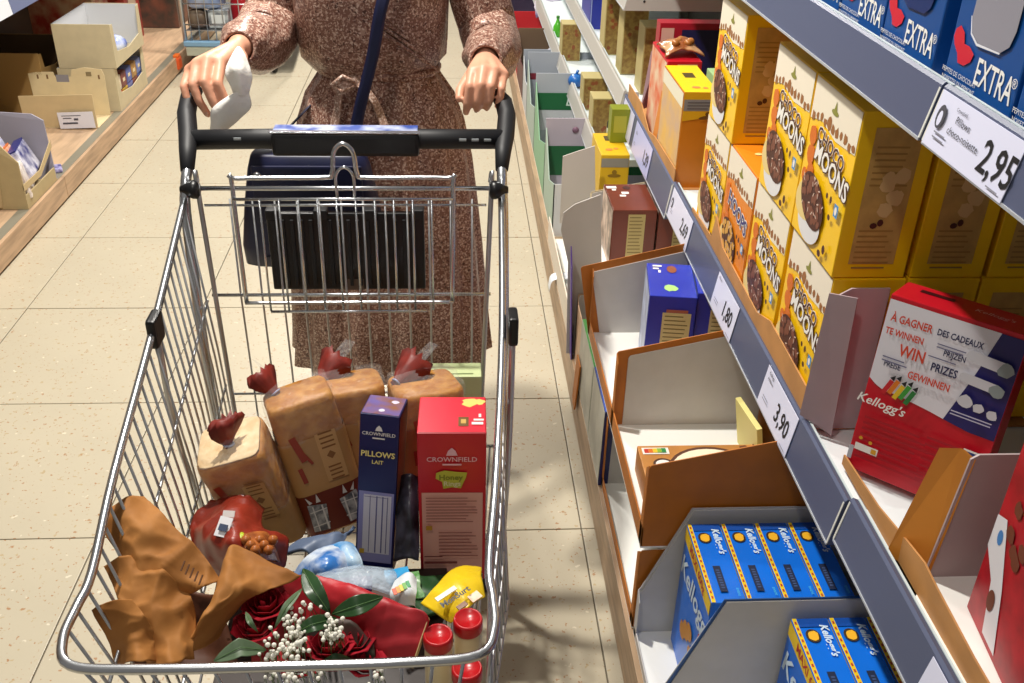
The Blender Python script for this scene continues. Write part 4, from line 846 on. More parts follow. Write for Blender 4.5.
bc.matrix_world = Matrix.Translation((-.140, 1.262, zf+.004)) @ Matrix.Rotation(-.14, 4, 'Z') @ Matrix.Rotation(-.16, 4, 'X') @ Matrix.Rotation(.05, 4, 'Y') @ Matrix.Translation((0, .036, 0))
P = Print(bc, bs, 'front')
LV = mat('#8f90c4', .45)
P.polys('lavender_panel', LV, [rect(0, -.058, .058, .135)]); P.polys('table', mat('#d3d3e0', .45), [rect(.002, -.052, .046, .112)]); P.polys('table_lines', mat('#6a6a9a', .5), [rect(-.010, -.052, .0012, .108), rect(.001, -.052, .0022, .108), rect(.011, -.052, .0022, .108), rect(.019, -.052, .0015, .108)]+lines(.0, -.0, .04, 1, .01, .001))
P.polys('gold_mark', mat('#c9a53a', .5), [rect(-.021, -.105, .008, .009)]); P.polys('stripe_foot', mat('#c7c7cf', .45), [rect(0, -.142, .056, .018)]); P.polys('stripe_lines', mat('#6a6a74', .45), [rect(-.006, -.136-i*.004, .04, .0014) for i in range(4)]+[rect(.02, -.142, .008, .012)])
P.text('CROWNFIELD', 0, .116, .0085, WHT, 0, .01); P.polys('brand_badge', WHT, [[(-.006, .122), (.006, .122), (.004, .128), (0, .132), (-.004, .128)]]); P.polys('brand_line', WHT, [rect(0, .109, .02, .0025)])
P.text('PILLOWS', 0, .080, .0138, mat('#efe08a', .45), 0, .025); P.text('LAIT', 0, .066, .0095, mat('#efe08a', .45), 0, .02)
P = Print(bc, bs, 'top'); P.polys('top_picture', mat('#6a5a9a', .4, hex2='#8a5a40', scale=30), [rect(0, 0, .06, .068)]); P.polys('top_marks', mat('#d8cfe4', .4), [blob(.0, -.02, .006), blob(.015, .015, .007)])
P = Print(bc, bs, 'right'); P.polys('side_picture', mat('#5a4028', .45, hex2='#8a7a52', scale=14), [rect(0, 0, .068, .29)])
# ------------------------------------------------------------------ bread
CRUST = mat('#aa6a22', .5, hex2='#c78d42', scale=48, bump=.3); CRUMB = mat('#c99a58', .6, hex2='#e2bd84', scale=60, bump=.3)
WRAP = mat('#b98a52', .38, var=.14, scale=12, bump=.12); BAND = mat('#6e2a17', .4, var=.15, scale=14); TWIST = mat('#7d251b', .5, var=.3, scale=40)
FILM = film_mat('clear_film', '#ffffff', .08, .085)
def superell(w, d, z, n=40, e=7, wob=0, seed=0):
    out = []
    for k_ in range(n):
        a = 2*math.pi*k_/n; c, s = math.cos(a), math.sin(a)
        r = (abs(c)**e+abs(s)**e)**(-1/e); r *= 1+wob*math.sin(a*5+seed)+wob*.6*math.sin(a*9+seed*2)
        out.append(Vector((w/2*r*c, d/2*r*s, z)))
    return out
def bread(label, base, axis, xh, w, d, L, twist_at, twist_dir, band=True, seed=0, wrapz=.74):
    o = thing('bread_loaf', label, 'bread', group='packed sandwich loaves in the cart')
    prof = [(.86, .0), (.97, .008), (1, .02)]+[(1+.012*math.sin(i*1.9+seed), L*(.12+.76*i/8)) for i in range(9)]+[(1, L-.014), (.975, L-.005), (.90, L)]
    MB().loft([superell(w*s, d*s, z, wob=.006, seed=seed) for s, z in prof]).build('loaf', CRUST, o)
    if not band: MB().loft([superell(w*.93, d*.93, L+.0004, wob=.006, seed=seed), superell(w*.90, d*.90, L+.002, wob=.006, seed=seed)]).build('end_slice', mat('#d8b483', .6, hex2='#e8cfa4', scale=50, bump=.3), o)
    zt = L*wrapz; zb_ = L*.34 if band else .012
    b_ = MB().loft([superell(w*1.045, d*1.045, zb_+(zt-zb_)*i/8, wob=.006+.004*(i % 2), seed=seed+i*.3, e=6) for i in range(9)], caps=False).build('printed_wrapper', WRAP, o)
    if band:
        g = MB().loft([superell(w*1.05, d*1.05, .008+(zb_-.008)*i/5, wob=.007, seed=seed+i*.5, e=6) for i in range(6)], caps=False).build('brown_band', BAND, o)
        PP = Print(g, (w*1.07, d*1.075, zb_), 'front')
        for sx in (-1, 1):
            PP.polys('checked_cloth', mat('#5a5a5c', .5, hex2='#b9b6b0', scale=70), [[(sx*.012, .02), (sx*.044, .028), (sx*.046, -.026), (sx*.018, -.03)]]); PP.polys('cloth_stripes', mat('#d8d2c8', .5), [rect(sx*.020, -.004, .003, .05), rect(sx*.036, -.002, .002, .05), rect(sx*.028, .012, .03, .002), rect(sx*.03, -.016, .03, .002)]+[[(sx*.02, .028), (sx*.024, .045), (sx*.028, .028)], [(sx*.034, .03), (sx*.044, .044), (sx*.04, .028)]])
    PP = Print(o, (w*1.07, d*1.075, L), 'front')
    PP.polys('pale_stripe', mat('#c99a60', .42), [rect(.022, .02, .036, L*.36)]); PP.polys('wrapper_text', mat('#8a5a2a', .5), [rect(.022, .065-i*.009, .024, .003) for i in range(4)]+[rect(.022, .0-i*.008, .022, .003) for i in range(4)]+[[(.014, .022), (.022, .014), (.030, .022), (.022, .03)]]); PP.polys('red_script', mat('#9a3a22', .5), [rect(-.028, .05, .012, .05, .2), rect(-.018, .03, .005, .03, .4), rect(-.034, .0, .008, .03, .1)])
    f_ = MB().loft([superell(w*1.07, d*1.07, z, wob=.02, seed=seed+z*30, e=5) for z in (zt-.004, zt+(L-zt)*.5, L-.004)]+[superell(w*1.0, d*1.0, L+.008, wob=.04, seed=seed+3), superell(w*.5, d*.5, L+.016, wob=.08, seed=seed+5)]+[superell(.03, .03, L+.02, wob=.1)], caps=False).build('clear_film', FILM, o)
    # twisted, gathered bag neck
    t0 = Vector(twist_at); td = Vector(twist_dir); n = 22; rings = []
    u = td.orthogonal().normalized(); v_ = td.normalized().cross(u)
    for i, (r, f) in enumerate(((.006, 0), (.006, .12), (.012, .3), (.019, .6), (.023, .85), (.020, 1.0))):
        rings.append([t0+td*f*(1+.10*math.sin(k_*2.7))+(u*math.cos(6.283*k_/n)*1.25+v_*math.sin(6.283*k_/n)*.55)*r*(1+(.16 if k_ % 2 else -.14)*min(1, f*2)+.15*math.sin(k_*1.1+f*4)) for k_ in range(n)])
    MB().loft(rings).build('twisted_neck', TWIST, o)
    MB().sheet([[t0+td*.5, t0+td*.5+Vector((.012, 0, 0))], [t0+td*.95+u*.01, t0+td*.95+Vector((.016, .004, 0))], [t0+td*1.5+u*.012, t0+td*1.45+Vector((.012, .006, 0))]], 3, 6, .0004, .002, seed).build('film_end', FILM, o)
    MB().tube([t0+td*.1+(u*math.cos(a)+v_*math.sin(a))*.0085 for a in [i*.7 for i in range(9)]], .0018, 6, True).build('clip', mat('#9fa6c9', .3), o)
    orient(o, base, axis, xh); return o
def mid(*p): 
    s_ = Vector((0, 0, 0))
    for q_ in p: s_ += q_
    return s_/len(p)
t2 = atz(287, 400, .705); bt2 = atz(330, 528, .452); ax = (t2-bt2)
bread('bread loaf with checked cloth print, middle left in the cart', bt2+Vector((.01, .03, .0)), ax, (1, .38, .38), .114, .100, .258, (-.03, .02, .256), (-.02, .02, .042), seed=1)
t3 = atz(347, 392, .725); b3 = atz(372, 505, .46)
bread('bread loaf leaning behind the navy carton, second from the right', Vector((-.172, 1.46, .455)), Vector((-.02, .045, .26)), (1, .25, .2), .122, .104, .232, (-.05, .02, .230), (.045, .025, .035), seed=2)
bread('bread loaf behind the red carton, rightmost of the loaves', Vector((-.052, 1.455, .455)), Vector((.0, .03, .26)), (1, .35, .2), .122, .100, .236, (-.055, .01, .234), (.06, .03, .03), seed=3)
bread('bread loaf at the left wall of the cart, pale end up', Vector((-.318, 1.375, .455)), Vector((-.055, -.04, .23)), (1, .1, .1), .112, .106, .222, (.0, -.01, .222), (.012, .012, .05), band=False, seed=4, wrapz=.45)
pg = carton('flat_carton', 'pale green carton standing behind the red carton in the cart', 'carton', (.10, .05, .215), mat('#c9d6a0', .45), (.0, 1.575, .4425)); P = Print(pg, (.10, .05, .215), 'top'); P.polys('print', mat('#7a8a5a', .5), [rect(-.03, .0, .014, .004), rect(.01, -.015, .05, .003)])
shade_filler = carton('flat_carton', 'added dark brown flat carton shading the cart floor beneath the packets', 'carton', (.34, .27, .03), mat('#2c1d17', .45, var=.3, scale=8), (-.185, 1.11, .4415))  # unseen carton, added to darken the cart interior under the packets
P = Print(shade_filler, (.34, .27, .03), 'top'); P.polys('label_panel', mat('#4a2c20', .5), [rect(.05, .06, .12, .08)])
# ------------------------------------------------------------------ bags, packets
NUT = mat('#862a1a', .38, var=.3, scale=14)
nb_ = thing('nut_bag', 'crumpled red-brown bag of nuts with a white label and green sticker', 'bag')
cN = [[atz(212, 505, .57), atz(238, 498, .60), atz(262, 508, .58)], [atz(192, 535, .56), atz(228, 530, .635), atz(262, 528, .60)], [atz(200, 560, .55), atz(240, 552, .63), atz(285, 540, .57)], [atz(225, 585, .53), atz(255, 575, .57), atz(285, 565, .54)]]
MB().sheet(cN, 40, 40, .005, .006, 2, .011).build('bag_body', NUT, nb_)
c1 = atz(224, 527, .652); 
def plate(parent, name, c, u, v, w, h, m, th=.0015):
    u = Vector(u).normalized(); v = Vector(v); v = (v-u*v.dot(u)).normalized(); n = u.cross(v)
    return MB().prism([c+u*x*w/2+v*y*h/2 for x, y in ((-1, -1), (1, -1), (1, 1), (-1, 1))], n*th).build(name, m, parent)
lab = plate(nb_, 'white_label', c1, (.7, -.3, .05), (.25, .6, .5), .022, .030, mat('#e6e6ea', .3)); plate(nb_, 'barcode', c1+Vector((.0, -.004, .0022)), (.7, -.3, .05), (.25, .6, .5), .014, .010, mat('#44506a', .4)); plate(nb_, 'white_label', atz(229, 514, .655), (.8, -.1, 0), (.1, .6, .5), .018, .010, mat('#d8d2d0', .3))
MB().ball(atz(239, 538, .645), (.012, .012, .006)).build('green_sticker', mat('#a9b81f', .4), nb_)
MB().sheet([[atz(243, 535, .648), atz(262, 533, .63), atz(272, 540, .60)], [atz(243, 548, .645), atz(260, 547, .632), atz(275, 550, .60)], [atz(248, 562, .62), atz(263, 562, .61), atz(278, 562, .58)]], 10, 10, .004, .004, 4).build('nut_window', mat('#8a4a26', .25, hex2='#b56a34', scale=40), nb_)
for i in range(7):
    nn = MB().ball((0, 0, 0), .0078, 10, 7).build('hazelnut', mat('#a8602c', .3, var=.25, scale=60), nb_); nn.location = atz(246+i*4.5, 540+(i % 3)*5, .65-.004*i)
def pouch(label, name, ctrl, m, th=.006, noise=.006, seed=0, decals=()):
    o = thing(name, label, 'packet'); MB().sheet(ctrl, 26, 26, th, noise*.6, seed, .004).build('pouch', m, o)
    for (nm, c, u, v, w, h, mm) in decals: plate(o, nm, c, u, v, w, h, mm)
    return o
pouch('slate grey soft packet wedged beneath the bread', 'soft_packet', [[atz(283, 556, .52), atz(300, 543, .53), atz(320, 545, .52)], [atz(305, 552, .535), atz(322, 540, .54), atz(345, 535, .53)], [atz(310, 560, .52), atz(335, 550, .53), atz(352, 525, .52)]], mat('#5f6f8a', .45, var=.1, scale=8), seed=1)
pouch('blue and white crinkled packet in front of the slate packet', 'blue_packet', [[atz(296, 572, .53), atz(312, 556, .55), atz(340, 545, .54)], [atz(305, 578, .54), atz(325, 565, .565), atz(350, 556, .55)], [atz(320, 582, .53), atz(338, 574, .55), atz(358, 566, .53)]], mat('#2f6fb8', .25, hex2='#dfeaf4', scale=28), seed=2)
pouch('white edged blue packet beside the navy carton', 'blue_packet', [[atz(332, 548, .545), atz(342, 545, .55), atz(352, 548, .545)], [atz(337, 560, .55), atz(350, 556, .56), atz(359, 560, .55)], [atz(345, 571, .54), atz(355, 569, .55), atz(362, 569, .54)]], mat('#c3dcee', .25, hex2='#3f8fd0', scale=18), .005, seed=6)
cl_ = thing('clear_tray', 'clear plastic tray with purple berries label in the cart', 'tray')
MB().sheet([[atz(318, 575, .55), atz(355, 569, .565), atz(392, 572, .555)], [atz(318, 582, .555), atz(355, 576, .575), atz(396, 580, .56)], [atz(325, 592, .55), atz(360, 588, .57), atz(392, 596, .55)]], 10, 14, .006, .003, 3).build('lid', film_mat('tray_plastic', '#cfe0f0', .08, .42), cl_)
MB().sheet([[atz(335, 580, .557), atz(372, 578, .56)], [atz(335, 592, .552), atz(372, 592, .555)]], 6, 6, .004, .002, 7).build('purple_label', mat('#5a2f7a', .35, hex2='#8a2f5a', scale=22), cl_)
pouch('dark crinkled packet wedged between the navy and red cartons', 'dark_packet', [[atz(398, 478, .60), atz(409, 474, .61), atz(417, 478, .60)], [atz(397, 520, .55), atz(409, 516, .565), atz(418, 520, .55)], [atz(394, 562, .50), atz(407, 560, .51), atz(418, 562, .50)]], mat('#17171f', .35, hex2='#4a4a5a', scale=30), .004, .006, 12)
pouch('cyan sheet sticking out between the two cartons', 'cyan_packet', [[atz(384, 572, .545), atz(409, 570, .55)], [atz(385, 578, .545), atz(411, 578, .55)], [atz(392, 586, .54), atz(413, 586, .545)]], mat('#2a9ad8', .3, hex2='#58b8e8', scale=20), .006, .002, 3)
nsx = pouch('white rounded packet with a coloured score stripe', 'white_packet', [[atz(396, 582, .565), atz(408, 574, .575), atz(414, 580, .565)], [atz(392, 595, .56), atz(405, 588, .58), atz(415, 595, .57)], [atz(395, 605, .55), atz(408, 604, .56), atz(415, 607, .55)]], mat('#dfe6ea', .3), .005, .002, 4)
for i, c in enumerate(('#d8552a', '#e8962a', '#d8c83a', '#6ab04a', '#2f9a5a')): plate(nsx, 'score_field', atz(394.5+i*3.4, 592-i*1.9, .586), (.9, .35, 0), (-.3, .9, .2), .0052, .011, mat(c, .4))
pouch('small green and white packet at the foot of the red carton', 'green_packet', [[atz(409, 577, .50), atz(420, 576, .50)], [atz(408, 586, .50), atz(420, 585, .50)], [atz(410, 600, .49), atz(425, 600, .49)]], mat('#3f8a2f', .35, hex2='#dfe8d0', scale=16), .01, .002, 5)
pouch('dark green sheet under the yellow bag', 'green_packet', [[atz(408, 583, .48), atz(452, 578, .48)], [atz(410, 605, .485), atz(445, 598, .485)], [atz(418, 620, .48), atz(440, 615, .48)]], mat('#1f4a22', .45, var=.2, scale=14), .01, .003, 5)
yb_ = thing('seasoning_bag', 'yellow seasoning bag with dark lettering behind the red lids', 'bag')
Y0 = [[atz(421, 604, .555), atz(440, 585, .57), atz(458, 570, .57), atz(480, 570, .56)], [atz(434, 612, .56), atz(452, 598, .574), atz(466, 586, .578), atz(482, 583, .57)], [atz(452, 622, .55), atz(465, 612, .57), atz(474, 603, .57), atz(483, 598, .56)]]
MB().sheet(Y0, 30, 30, .004, .003, 6, .003).build('bag_body', mat('#ecc91c', .35, var=.12, scale=9), yb_)
uu = (atz(470, 585, .59)-atz(440, 605, .585)).normalized(); vv = (atz(445, 588, .59)-atz(452, 603, .588)).normalized(); cc = atz(455, 597, .593)
plate(yb_, 'white_banner', atz(446, 594, .588), uu, vv, .036, .008, mat('#e6e2d0', .4))
v, f_ = text_geo('MonSurt', .03, .1); vv2 = (vv-uu*vv.dot(uu)).normalized()
g = MB().add([cc+uu*p.x*.0145+vv2*p.y*.0145 for p in v], f_).build('lettering', INK, yb_); g['kind'] = 'stuff'
plate(yb_, 'food_photo', atz(475, 597, .586), uu, vv, .018, .014, mat('#d8a078', .4, hex2='#f0d8c0', scale=40))
plate(yb_, 'brown_photo', atz(462, 606, .584), uu, vv, .016, .008, mat('#7a4a2a', .4))
for i, (px_, py_, z) in enumerate(((438, 634, .612), (468, 618, .617), (467, 667, .612))):
    p = atz(px_, py_, z); o = thing('jar', ['cream jar with red lid, left one beside the red paper', 'cream jar with red lid next to the yellow bag', 'cream jar with red lid nearest the front rim'][i], 'jar', (p.x, p.y, zf), group='red-lidded jars in the cart')
    MB().lathe([(.018, 0), (.019, .004), (.019, z-zf-.022), (.018, z-zf-.019)], 24).build('jar_body', mat('#d9c9a0', .3), o)
    MB().lathe([(.0193, z-zf-.0215), (.0205, z-zf-.019), (.0205, z-zf-.004), (.0192, z-zf), (.0172, z-zf), (.0168, z-zf-.001)], 28).build('lid', mat('#b50f18', .3), o)
# ------------------------------------------------------------------ kraft wrapped bundle
KM = mat('#8f5c2a', .7, hex2='#ad763e', scale=9, spec=.25)
kw = thing('kraft_wrapping', 'crumpled brown kraft paper wrapping at the front left of the cart', 'wrapping paper')
A_ = atz
MB().sheet([[A_(101, 517, .725), A_(122, 503, .735), A_(143, 496, .72)], [A_(112, 545, .70), A_(138, 530, .722), A_(176, 528, .712)], [A_(138, 572, .685), A_(165, 562, .695), A_(203, 556, .69)], [A_(185, 595, .66), A_(205, 590, .67), A_(223, 583, .66)]], 48, 48, .0008, .003, 1, .0085).build('paper_flap', KM, kw)
MB().sheet([[A_(104, 567, .69), A_(118, 557, .71), A_(132, 556, .70)], [A_(114, 590, .675), A_(138, 580, .69), A_(168, 575, .685)], [A_(130, 620, .645), A_(155, 612, .66), A_(193, 602, .65)], [A_(150, 668, .60), A_(172, 665, .63), A_(195, 660, .60)]], 48, 48, .0008, .003, 2, .0085).build('paper_flap', KM, kw)
MB().sheet([[A_(92, 612, .69), A_(112, 604, .70), A_(131, 600, .69)], [A_(106, 635, .65), A_(127, 628, .665), A_(152, 625, .655)], [A_(118, 668, .60), A_(140, 664, .64), A_(165, 664, .60)]], 48, 48, .0008, .003, 3, .0085).build('paper_flap', KM, kw)
MB().sheet([[A_(223, 583, .64), A_(231, 545, .67), A_(252, 552, .655), A_(300, 578, .64)], [A_(208, 612, .62), A_(222, 590, .67), A_(245, 585, .66), A_(268, 590, .645)], [A_(188, 645, .58), A_(200, 628, .64), A_(222, 612, .645), A_(245, 604, .63)], [A_(170, 672, .52), A_(182, 662, .56), A_(198, 652, .58), A_(215, 640, .56)]], 48, 48, .0008, .003, 4, .0085).build('paper_flap', KM, kw)
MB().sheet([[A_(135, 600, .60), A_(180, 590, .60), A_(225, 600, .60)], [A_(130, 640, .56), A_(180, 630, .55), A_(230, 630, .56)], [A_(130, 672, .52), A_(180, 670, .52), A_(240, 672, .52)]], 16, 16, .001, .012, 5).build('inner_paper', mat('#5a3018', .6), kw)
for i in range(5): plate(kw, 'printed_mark', A_(183+i*4.5, 566+i*3.5, .722-.006*i), (.6, -.2, .1), (.15, .6, .3), .0022, .014, mat('#5a3414', .6), .001)['kind'] = 'stuff'
# ------------------------------------------------------------------ bouquet
bq = thing('bouquet', 'bouquet of red roses and white sprays in red paper at the front of the cart', 'bouquet')
RP = mat('#b3202a', .5, var=.22, scale=7)
MB().sheet([[A_(268, 583, .62), A_(303, 575, .635), A_(338, 580, .64), A_(366, 590, .635)], [A_(262, 605, .60), A_(310, 598, .615), A_(360, 596, .645), A_(402, 606, .635)], [A_(255, 635, .57), A_(315, 628, .58), A_(375, 622, .62), A_(428, 618, .625)], [A_(250, 672, .53), A_(315, 672, .54), A_(375, 668, .56), A_(412, 664, .57)]], 40, 40, .0008, .005, 6, .004).build('red_paper', RP, bq)
MB().sheet([[A_(428, 617, .628), A_(429, 619, .62)], [A_(420, 640, .605), A_(422, 641, .6)], [A_(411, 668, .575), A_(413, 668, .57)]], 4, 8, .001, .001, 6).build('paper_edge', mat('#d8c08a', .5), bq)
def rose(c, r, seed):
    rn = random.Random(seed); o = MB()
    for ring, (n, rr, h, til) in enumerate(((3, .25, .5, .15), (5, .5, .42, .35), (6, .78, .3, .6), (7, 1.0, .15, .95))):
        for i in range(n):
            a = 6.283*i/n+ring*.7+rn.random()*.3; d = Vector((math.cos(a), math.sin(a), 0)); s_ = Vector((-d.y, d.x, 0)); w = rr*.75
            rows = []
            for u in (-1, 0, 1): rows.append([c+(d*rr*(.55+.15*(1-abs(u)))+s_*w*u*.7+Vector((0, 0, -.4)))*r, c+(d*(rr+.12*(1-abs(u)))+s_*w*u+Vector((0, 0, h*.5)))*r, c+(d*(rr*(1+til*.35))+s_*w*u*.8+Vector((0, 0, h)))*r])
            o.sheet(rows, 4, 4, .0008, .0006, seed+i)
    return o.build('rose', mat('#9c1022', .75, var=.2, scale=30, spec=.2), bq)
for i, (x, y, z, r) in enumerate(((266, 604, .615, .024), (256, 626, .60, .024), (330, 645, .605, .024), (354, 640, .60, .021), (302, 660, .59, .024), (366, 662, .585, .02))): rose(A_(x, y, z), r, i)
def leaf(pts, w, m):
    P_ = [Vector(p) for p in pts]; d = (P_[-1]-P_[0]).normalized(); s_ = d.cross(Vector((0, -.5, .87))).normalized(); rows = []
    n = 9
    for j, f in enumerate((-1, -.5, 0, .5, 1)):
        row = []
        for i in range(n):
            t = i/(n-1); ww = w*math.sin(math.pi*min(1, t*.97+.015))**.8; p = poly_at(P_, t); row.append(p+s_*ww*f+Vector((0, 0, -.10*ww*(1-abs(f))*2)))
        rows.append(row)
    lf = MB().sheet(rows, 8, 16, .0006, .0006, 1).build('leaf', m, bq)
    MB().tube([poly_at(P_, i/8)+Vector((0, -.0006, .0002)) for i in range(9)], .0006, 5).build('midrib', mat('#4a6a3a', .5), lf)
GL = mat('#22431f', .35, var=.2, scale=20); GG = mat('#5a6f52', .45, var=.15, scale=20)
leaf([A_(330, 613, .655), A_(314, 590, .68), A_(303, 569, .675)], .013, GL)
leaf([A_(332, 614, .655), A_(358, 605, .675), A_(383, 597, .665)], .0135, GL)
leaf([A_(336, 618, .655), A_(312, 624, .67), A_(296, 632, .655)], .011, GL)
leaf([A_(266, 650, .64), A_(240, 647, .66), A_(214, 661, .645)], .012, GG)
leaf([A_(275, 628, .645), A_(286, 607, .67), A_(302, 589, .66)], .0055, GG)
leaf([A_(258, 632, .645), A_(250, 622, .66), A_(246, 612, .65)], .004, GG)
leaf([A_(318, 668, .60), A_(335, 660, .62), A_(352, 660, .60)], .009, GL)
WF = mat('#eceade', .6); rn = random.Random(11)
stem = MB(); fc = 0
for (x0, y0, x1, y1, n) in ((285, 622, 312, 606, 26), (296, 640, 296, 625, 26), (262, 655, 285, 650, 30), (285, 645, 305, 655, 34), (325, 628, 342, 632, 26), (325, 640, 335, 615, 22), (260, 676, 300, 674, 26), (308, 676, 320, 672, 16), (370, 674, 382, 680, 10), (275, 634, 278, 632, 4)):
    a, b_ = A_(x0, y0, .655), A_(x1, y1, .665); g = MB()
    for i in range(n):
        p = lerp(a, b_, rn.random())+Vector((rn.gauss(0, .006), rn.gauss(0, .007), rn.gauss(0, .006))); r = rn.uniform(.0022, .0038)
        g.ball(p, r, 7, 5); stem.tube([p, p+Vector((rn.gauss(0, .004), .006, -.03))], .0005, 4)
    o = g.build('gypsophila_spray', WF, bq); o['kind'] = 'stuff'
o = stem.build('fine_stems', mat('#4f6a3a', .5), bq); o['kind'] = 'stuff'
for i in range(6): MB().tube([A_(300+i*6, 640, .60), A_(296+i*6, 600, .50), A_(292+i*5, 580, .455)], .0025, 6).build('flower_stem', mat('#3a5a2a', .5), bq)
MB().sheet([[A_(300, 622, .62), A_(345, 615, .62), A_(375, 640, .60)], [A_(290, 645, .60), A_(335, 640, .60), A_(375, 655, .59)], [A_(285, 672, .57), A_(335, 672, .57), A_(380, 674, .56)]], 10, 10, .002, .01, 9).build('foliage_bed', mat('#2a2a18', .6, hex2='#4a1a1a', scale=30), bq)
# ================================================================== PERSON
SKIN = mat('#dfa284', .48, var=.07, scale=18)
def chain(b, pts, rs, n=12):
    """tapered capsule chain"""
    pts = [Vector(p) for p in pts]
    for i, (p, r) in enumerate(zip(pts, rs)): b.ball(p, r, n, 8)
    for i in range(len(pts)-1):
        k_ = 3; b.tube([lerp(pts[i], pts[i+1], j/k_) for j in range(k_+1)], [rs[i]+(rs[i+1]-rs[i])*j/k_ for j in range(k_+1)], n)
def remesh(b, name, m, parent, vox=.0034, smooth=4):
    me = b.mesh('tmp'); o = bpy.data.objects.new('tmp', me); COL.objects.link(o)
    r = o.modifiers.new('r', 'REMESH'); r.mode = 'VOXEL'; r.voxel_size = vox; r.use_smooth_shade = True
    s_ = o.modifiers.new('s', 'SMOOTH'); s_.factor = .5; s_.iterations = smooth
    dg = bpy.context.evaluated_depsgraph_get(); dg.update()
    nm = bpy.data.meshes.new_from_object(o.evaluated_get(dg)); nm.name = name
    bpy.data.objects.remove(o); bpy.data.meshes.remove(me)
    nm.materials.clear(); nm.materials.append(m); nm.polygons.foreach_set('use_smooth', [True]*len(nm.polygons))
    return link(name, nm, parent)
PX, PY = -.162, 2.215
person = thing('person', 'woman in a brown speckled wrap dress pushing the shopping cart, tissue in hand', 'person', (0, 0, 0))
B = MB()
chain(B, [(PX, PY, .92), (PX, PY, 1.08), (PX, PY, 1.22), (PX, PY+.01, 1.34)], [.10, .085, .10, .09])
for s_ in (-1, 1):
    chain(B, [(PX, PY+.01, 1.34), (PX+s_*.155, PY+.01, 1.365)], [.07, .05])
    chain(B, [(PX+s_*.08, PY, .90), (PX+s_*.09, PY+.01, .48), (PX+s_*.10, PY+.03, .09)], [.085, .052, .034])
    chain(B, [(PX+s_*.10, PY+.04, .045), (PX+s_*.11, PY-.10, .028)], [.036, .028])
chain(B, [(PX, PY+.01, 1.38), (PX, PY-.005, 1.45)], [.05, .05])
# head
hc = Vector((PX-.005, PY-.02, 1.545))
B.ball(hc+Vector((0, .012, .02)), (.073, .092, .095), 20, 14); B.ball(hc+Vector((0, -.022, -.035)), (.056, .066, .072), 18, 12)
chain(B, [hc+Vector((0, -.085, .008)), hc+Vector((0, -.103, -.022))], [.009, .013]); chain(B, [hc+Vector((-.018, -.085, -.055)), hc+Vector((.018, -.085, -.055))], [.008, .008])
for s_ in (-1, 1): B.ball(hc+Vector((s_*.073, .012, -.005)), (.010, .02, .032), 10, 8)
# arms
chain(B, [(PX-.165, PY+.01, 1.36), (-.398, 2.235, 1.125), (-.415, 1.99, 1.15)], [.046, .036, .025])
chain(B, [(PX+.165, PY+.01, 1.36), (.092, 2.225, 1.115), (.066, 1.985, 1.135)], [.046, .036, .025])
def hand(wrist, mcps, pips, dips, tips, thumb, r=.0095):
    w = Vector(wrist); M_ = [Vector(p) for p in mcps]
    for p in M_: chain(B, [w, lerp(w, p, .5), p], [.019, .016, .0125])
    for i in range(3): chain(B, [lerp(w, M_[i], .6), lerp(w, M_[i+1], .6)], [.014, .014]); chain(B, [M_[i], M_[i+1]], [.0115, .0115])
    for i in range(4):
        k_ = (1.0, 1.02, .97, .86)[i]
        chain(B, [M_[i], pips[i], dips[i], tips[i]], [.0118*k_, r*k_, .0088*k_, .0074*k_], 10)
    chain(B, thumb, [.016, .0125, .0105, .0085], 10)
# her left hand (right in the picture): fist closed over the end of the grip, fingers index..little
hand((.066, 1.985, 1.135), [(.039, 1.905, 1.127), (.060, 1.900, 1.133), (.080, 1.902, 1.130), (.098, 1.910, 1.120)],
     [(.033, 1.872, 1.108), (.054, 1.866, 1.112), (.074, 1.868, 1.110), (.094, 1.876, 1.102)],
     [(.029, 1.868, 1.076), (.050, 1.862, 1.082), (.070, 1.864, 1.082), (.091, 1.872, 1.080)],
     [(.026, 1.882, 1.055), (.047, 1.880, 1.062), (.066, 1.882, 1.064), (.087, 1.886, 1.066)],
     [(.052, 1.96, 1.125), (.030, 1.925, 1.105), (.016, 1.900, 1.093), (.013, 1.882, 1.082)])
# her right hand (left in the picture): fingers draped over the grip, index..little
hand((-.415, 1.985, 1.150), [(-.436, 1.905, 1.142), (-.459, 1.900, 1.146), (-.480, 1.902, 1.138), (-.497, 1.910, 1.124)],
     [(-.437, 1.862, 1.114), (-.461, 1.860, 1.116), (-.484, 1.864, 1.110), (-.504, 1.876, 1.102)],
     [(-.425, 1.858, 1.078), (-.447, 1.852, 1.078), (-.474, 1.856, 1.080), (-.499, 1.868, 1.080)],
     [(-.416, 1.868, 1.052), (-.436, 1.860, 1.050), (-.463, 1.862, 1.054), (-.492, 1.872, 1.064)],
     [(-.410, 1.955, 1.138), (-.402, 1.915, 1.112), (-.404, 1.888, 1.088), (-.410, 1.872, 1.068)])
body = remesh(B, 'body', SKIN, person)
NAIL = mat('#d8a890', .25)
for p in ((.0245, 1.8765, 1.056), (.0455, 1.874, 1.0615), (-.437, 1.8535, 1.0525), (-.464, 1.8555, 1.0565)):
    MB().ball(p, (.0045, .002, .0055), 8, 6).build('fingernail', NAIL, body)
EYEW = mat('#efeae4', .2)
for s_ in (-1, 1):
    e = MB().ball(hc+Vector((s_*.03, -.072, .010)), .0135, 12, 8).build('eye', EYEW, person); MB().ball(hc+Vector((s_*.03, -.0835, .009)), (.006, .003, .006), 10, 6).build('iris', mat('#4a3424', .2), e)
    MB().tube([hc+Vector((s_*.014, -.084, .03)), hc+Vector((s_*.03, -.086, .035)), hc+Vector((s_*.046, -.076, .03))], .003, 6).build('eyebrow', mat('#3d281c', .7), person)
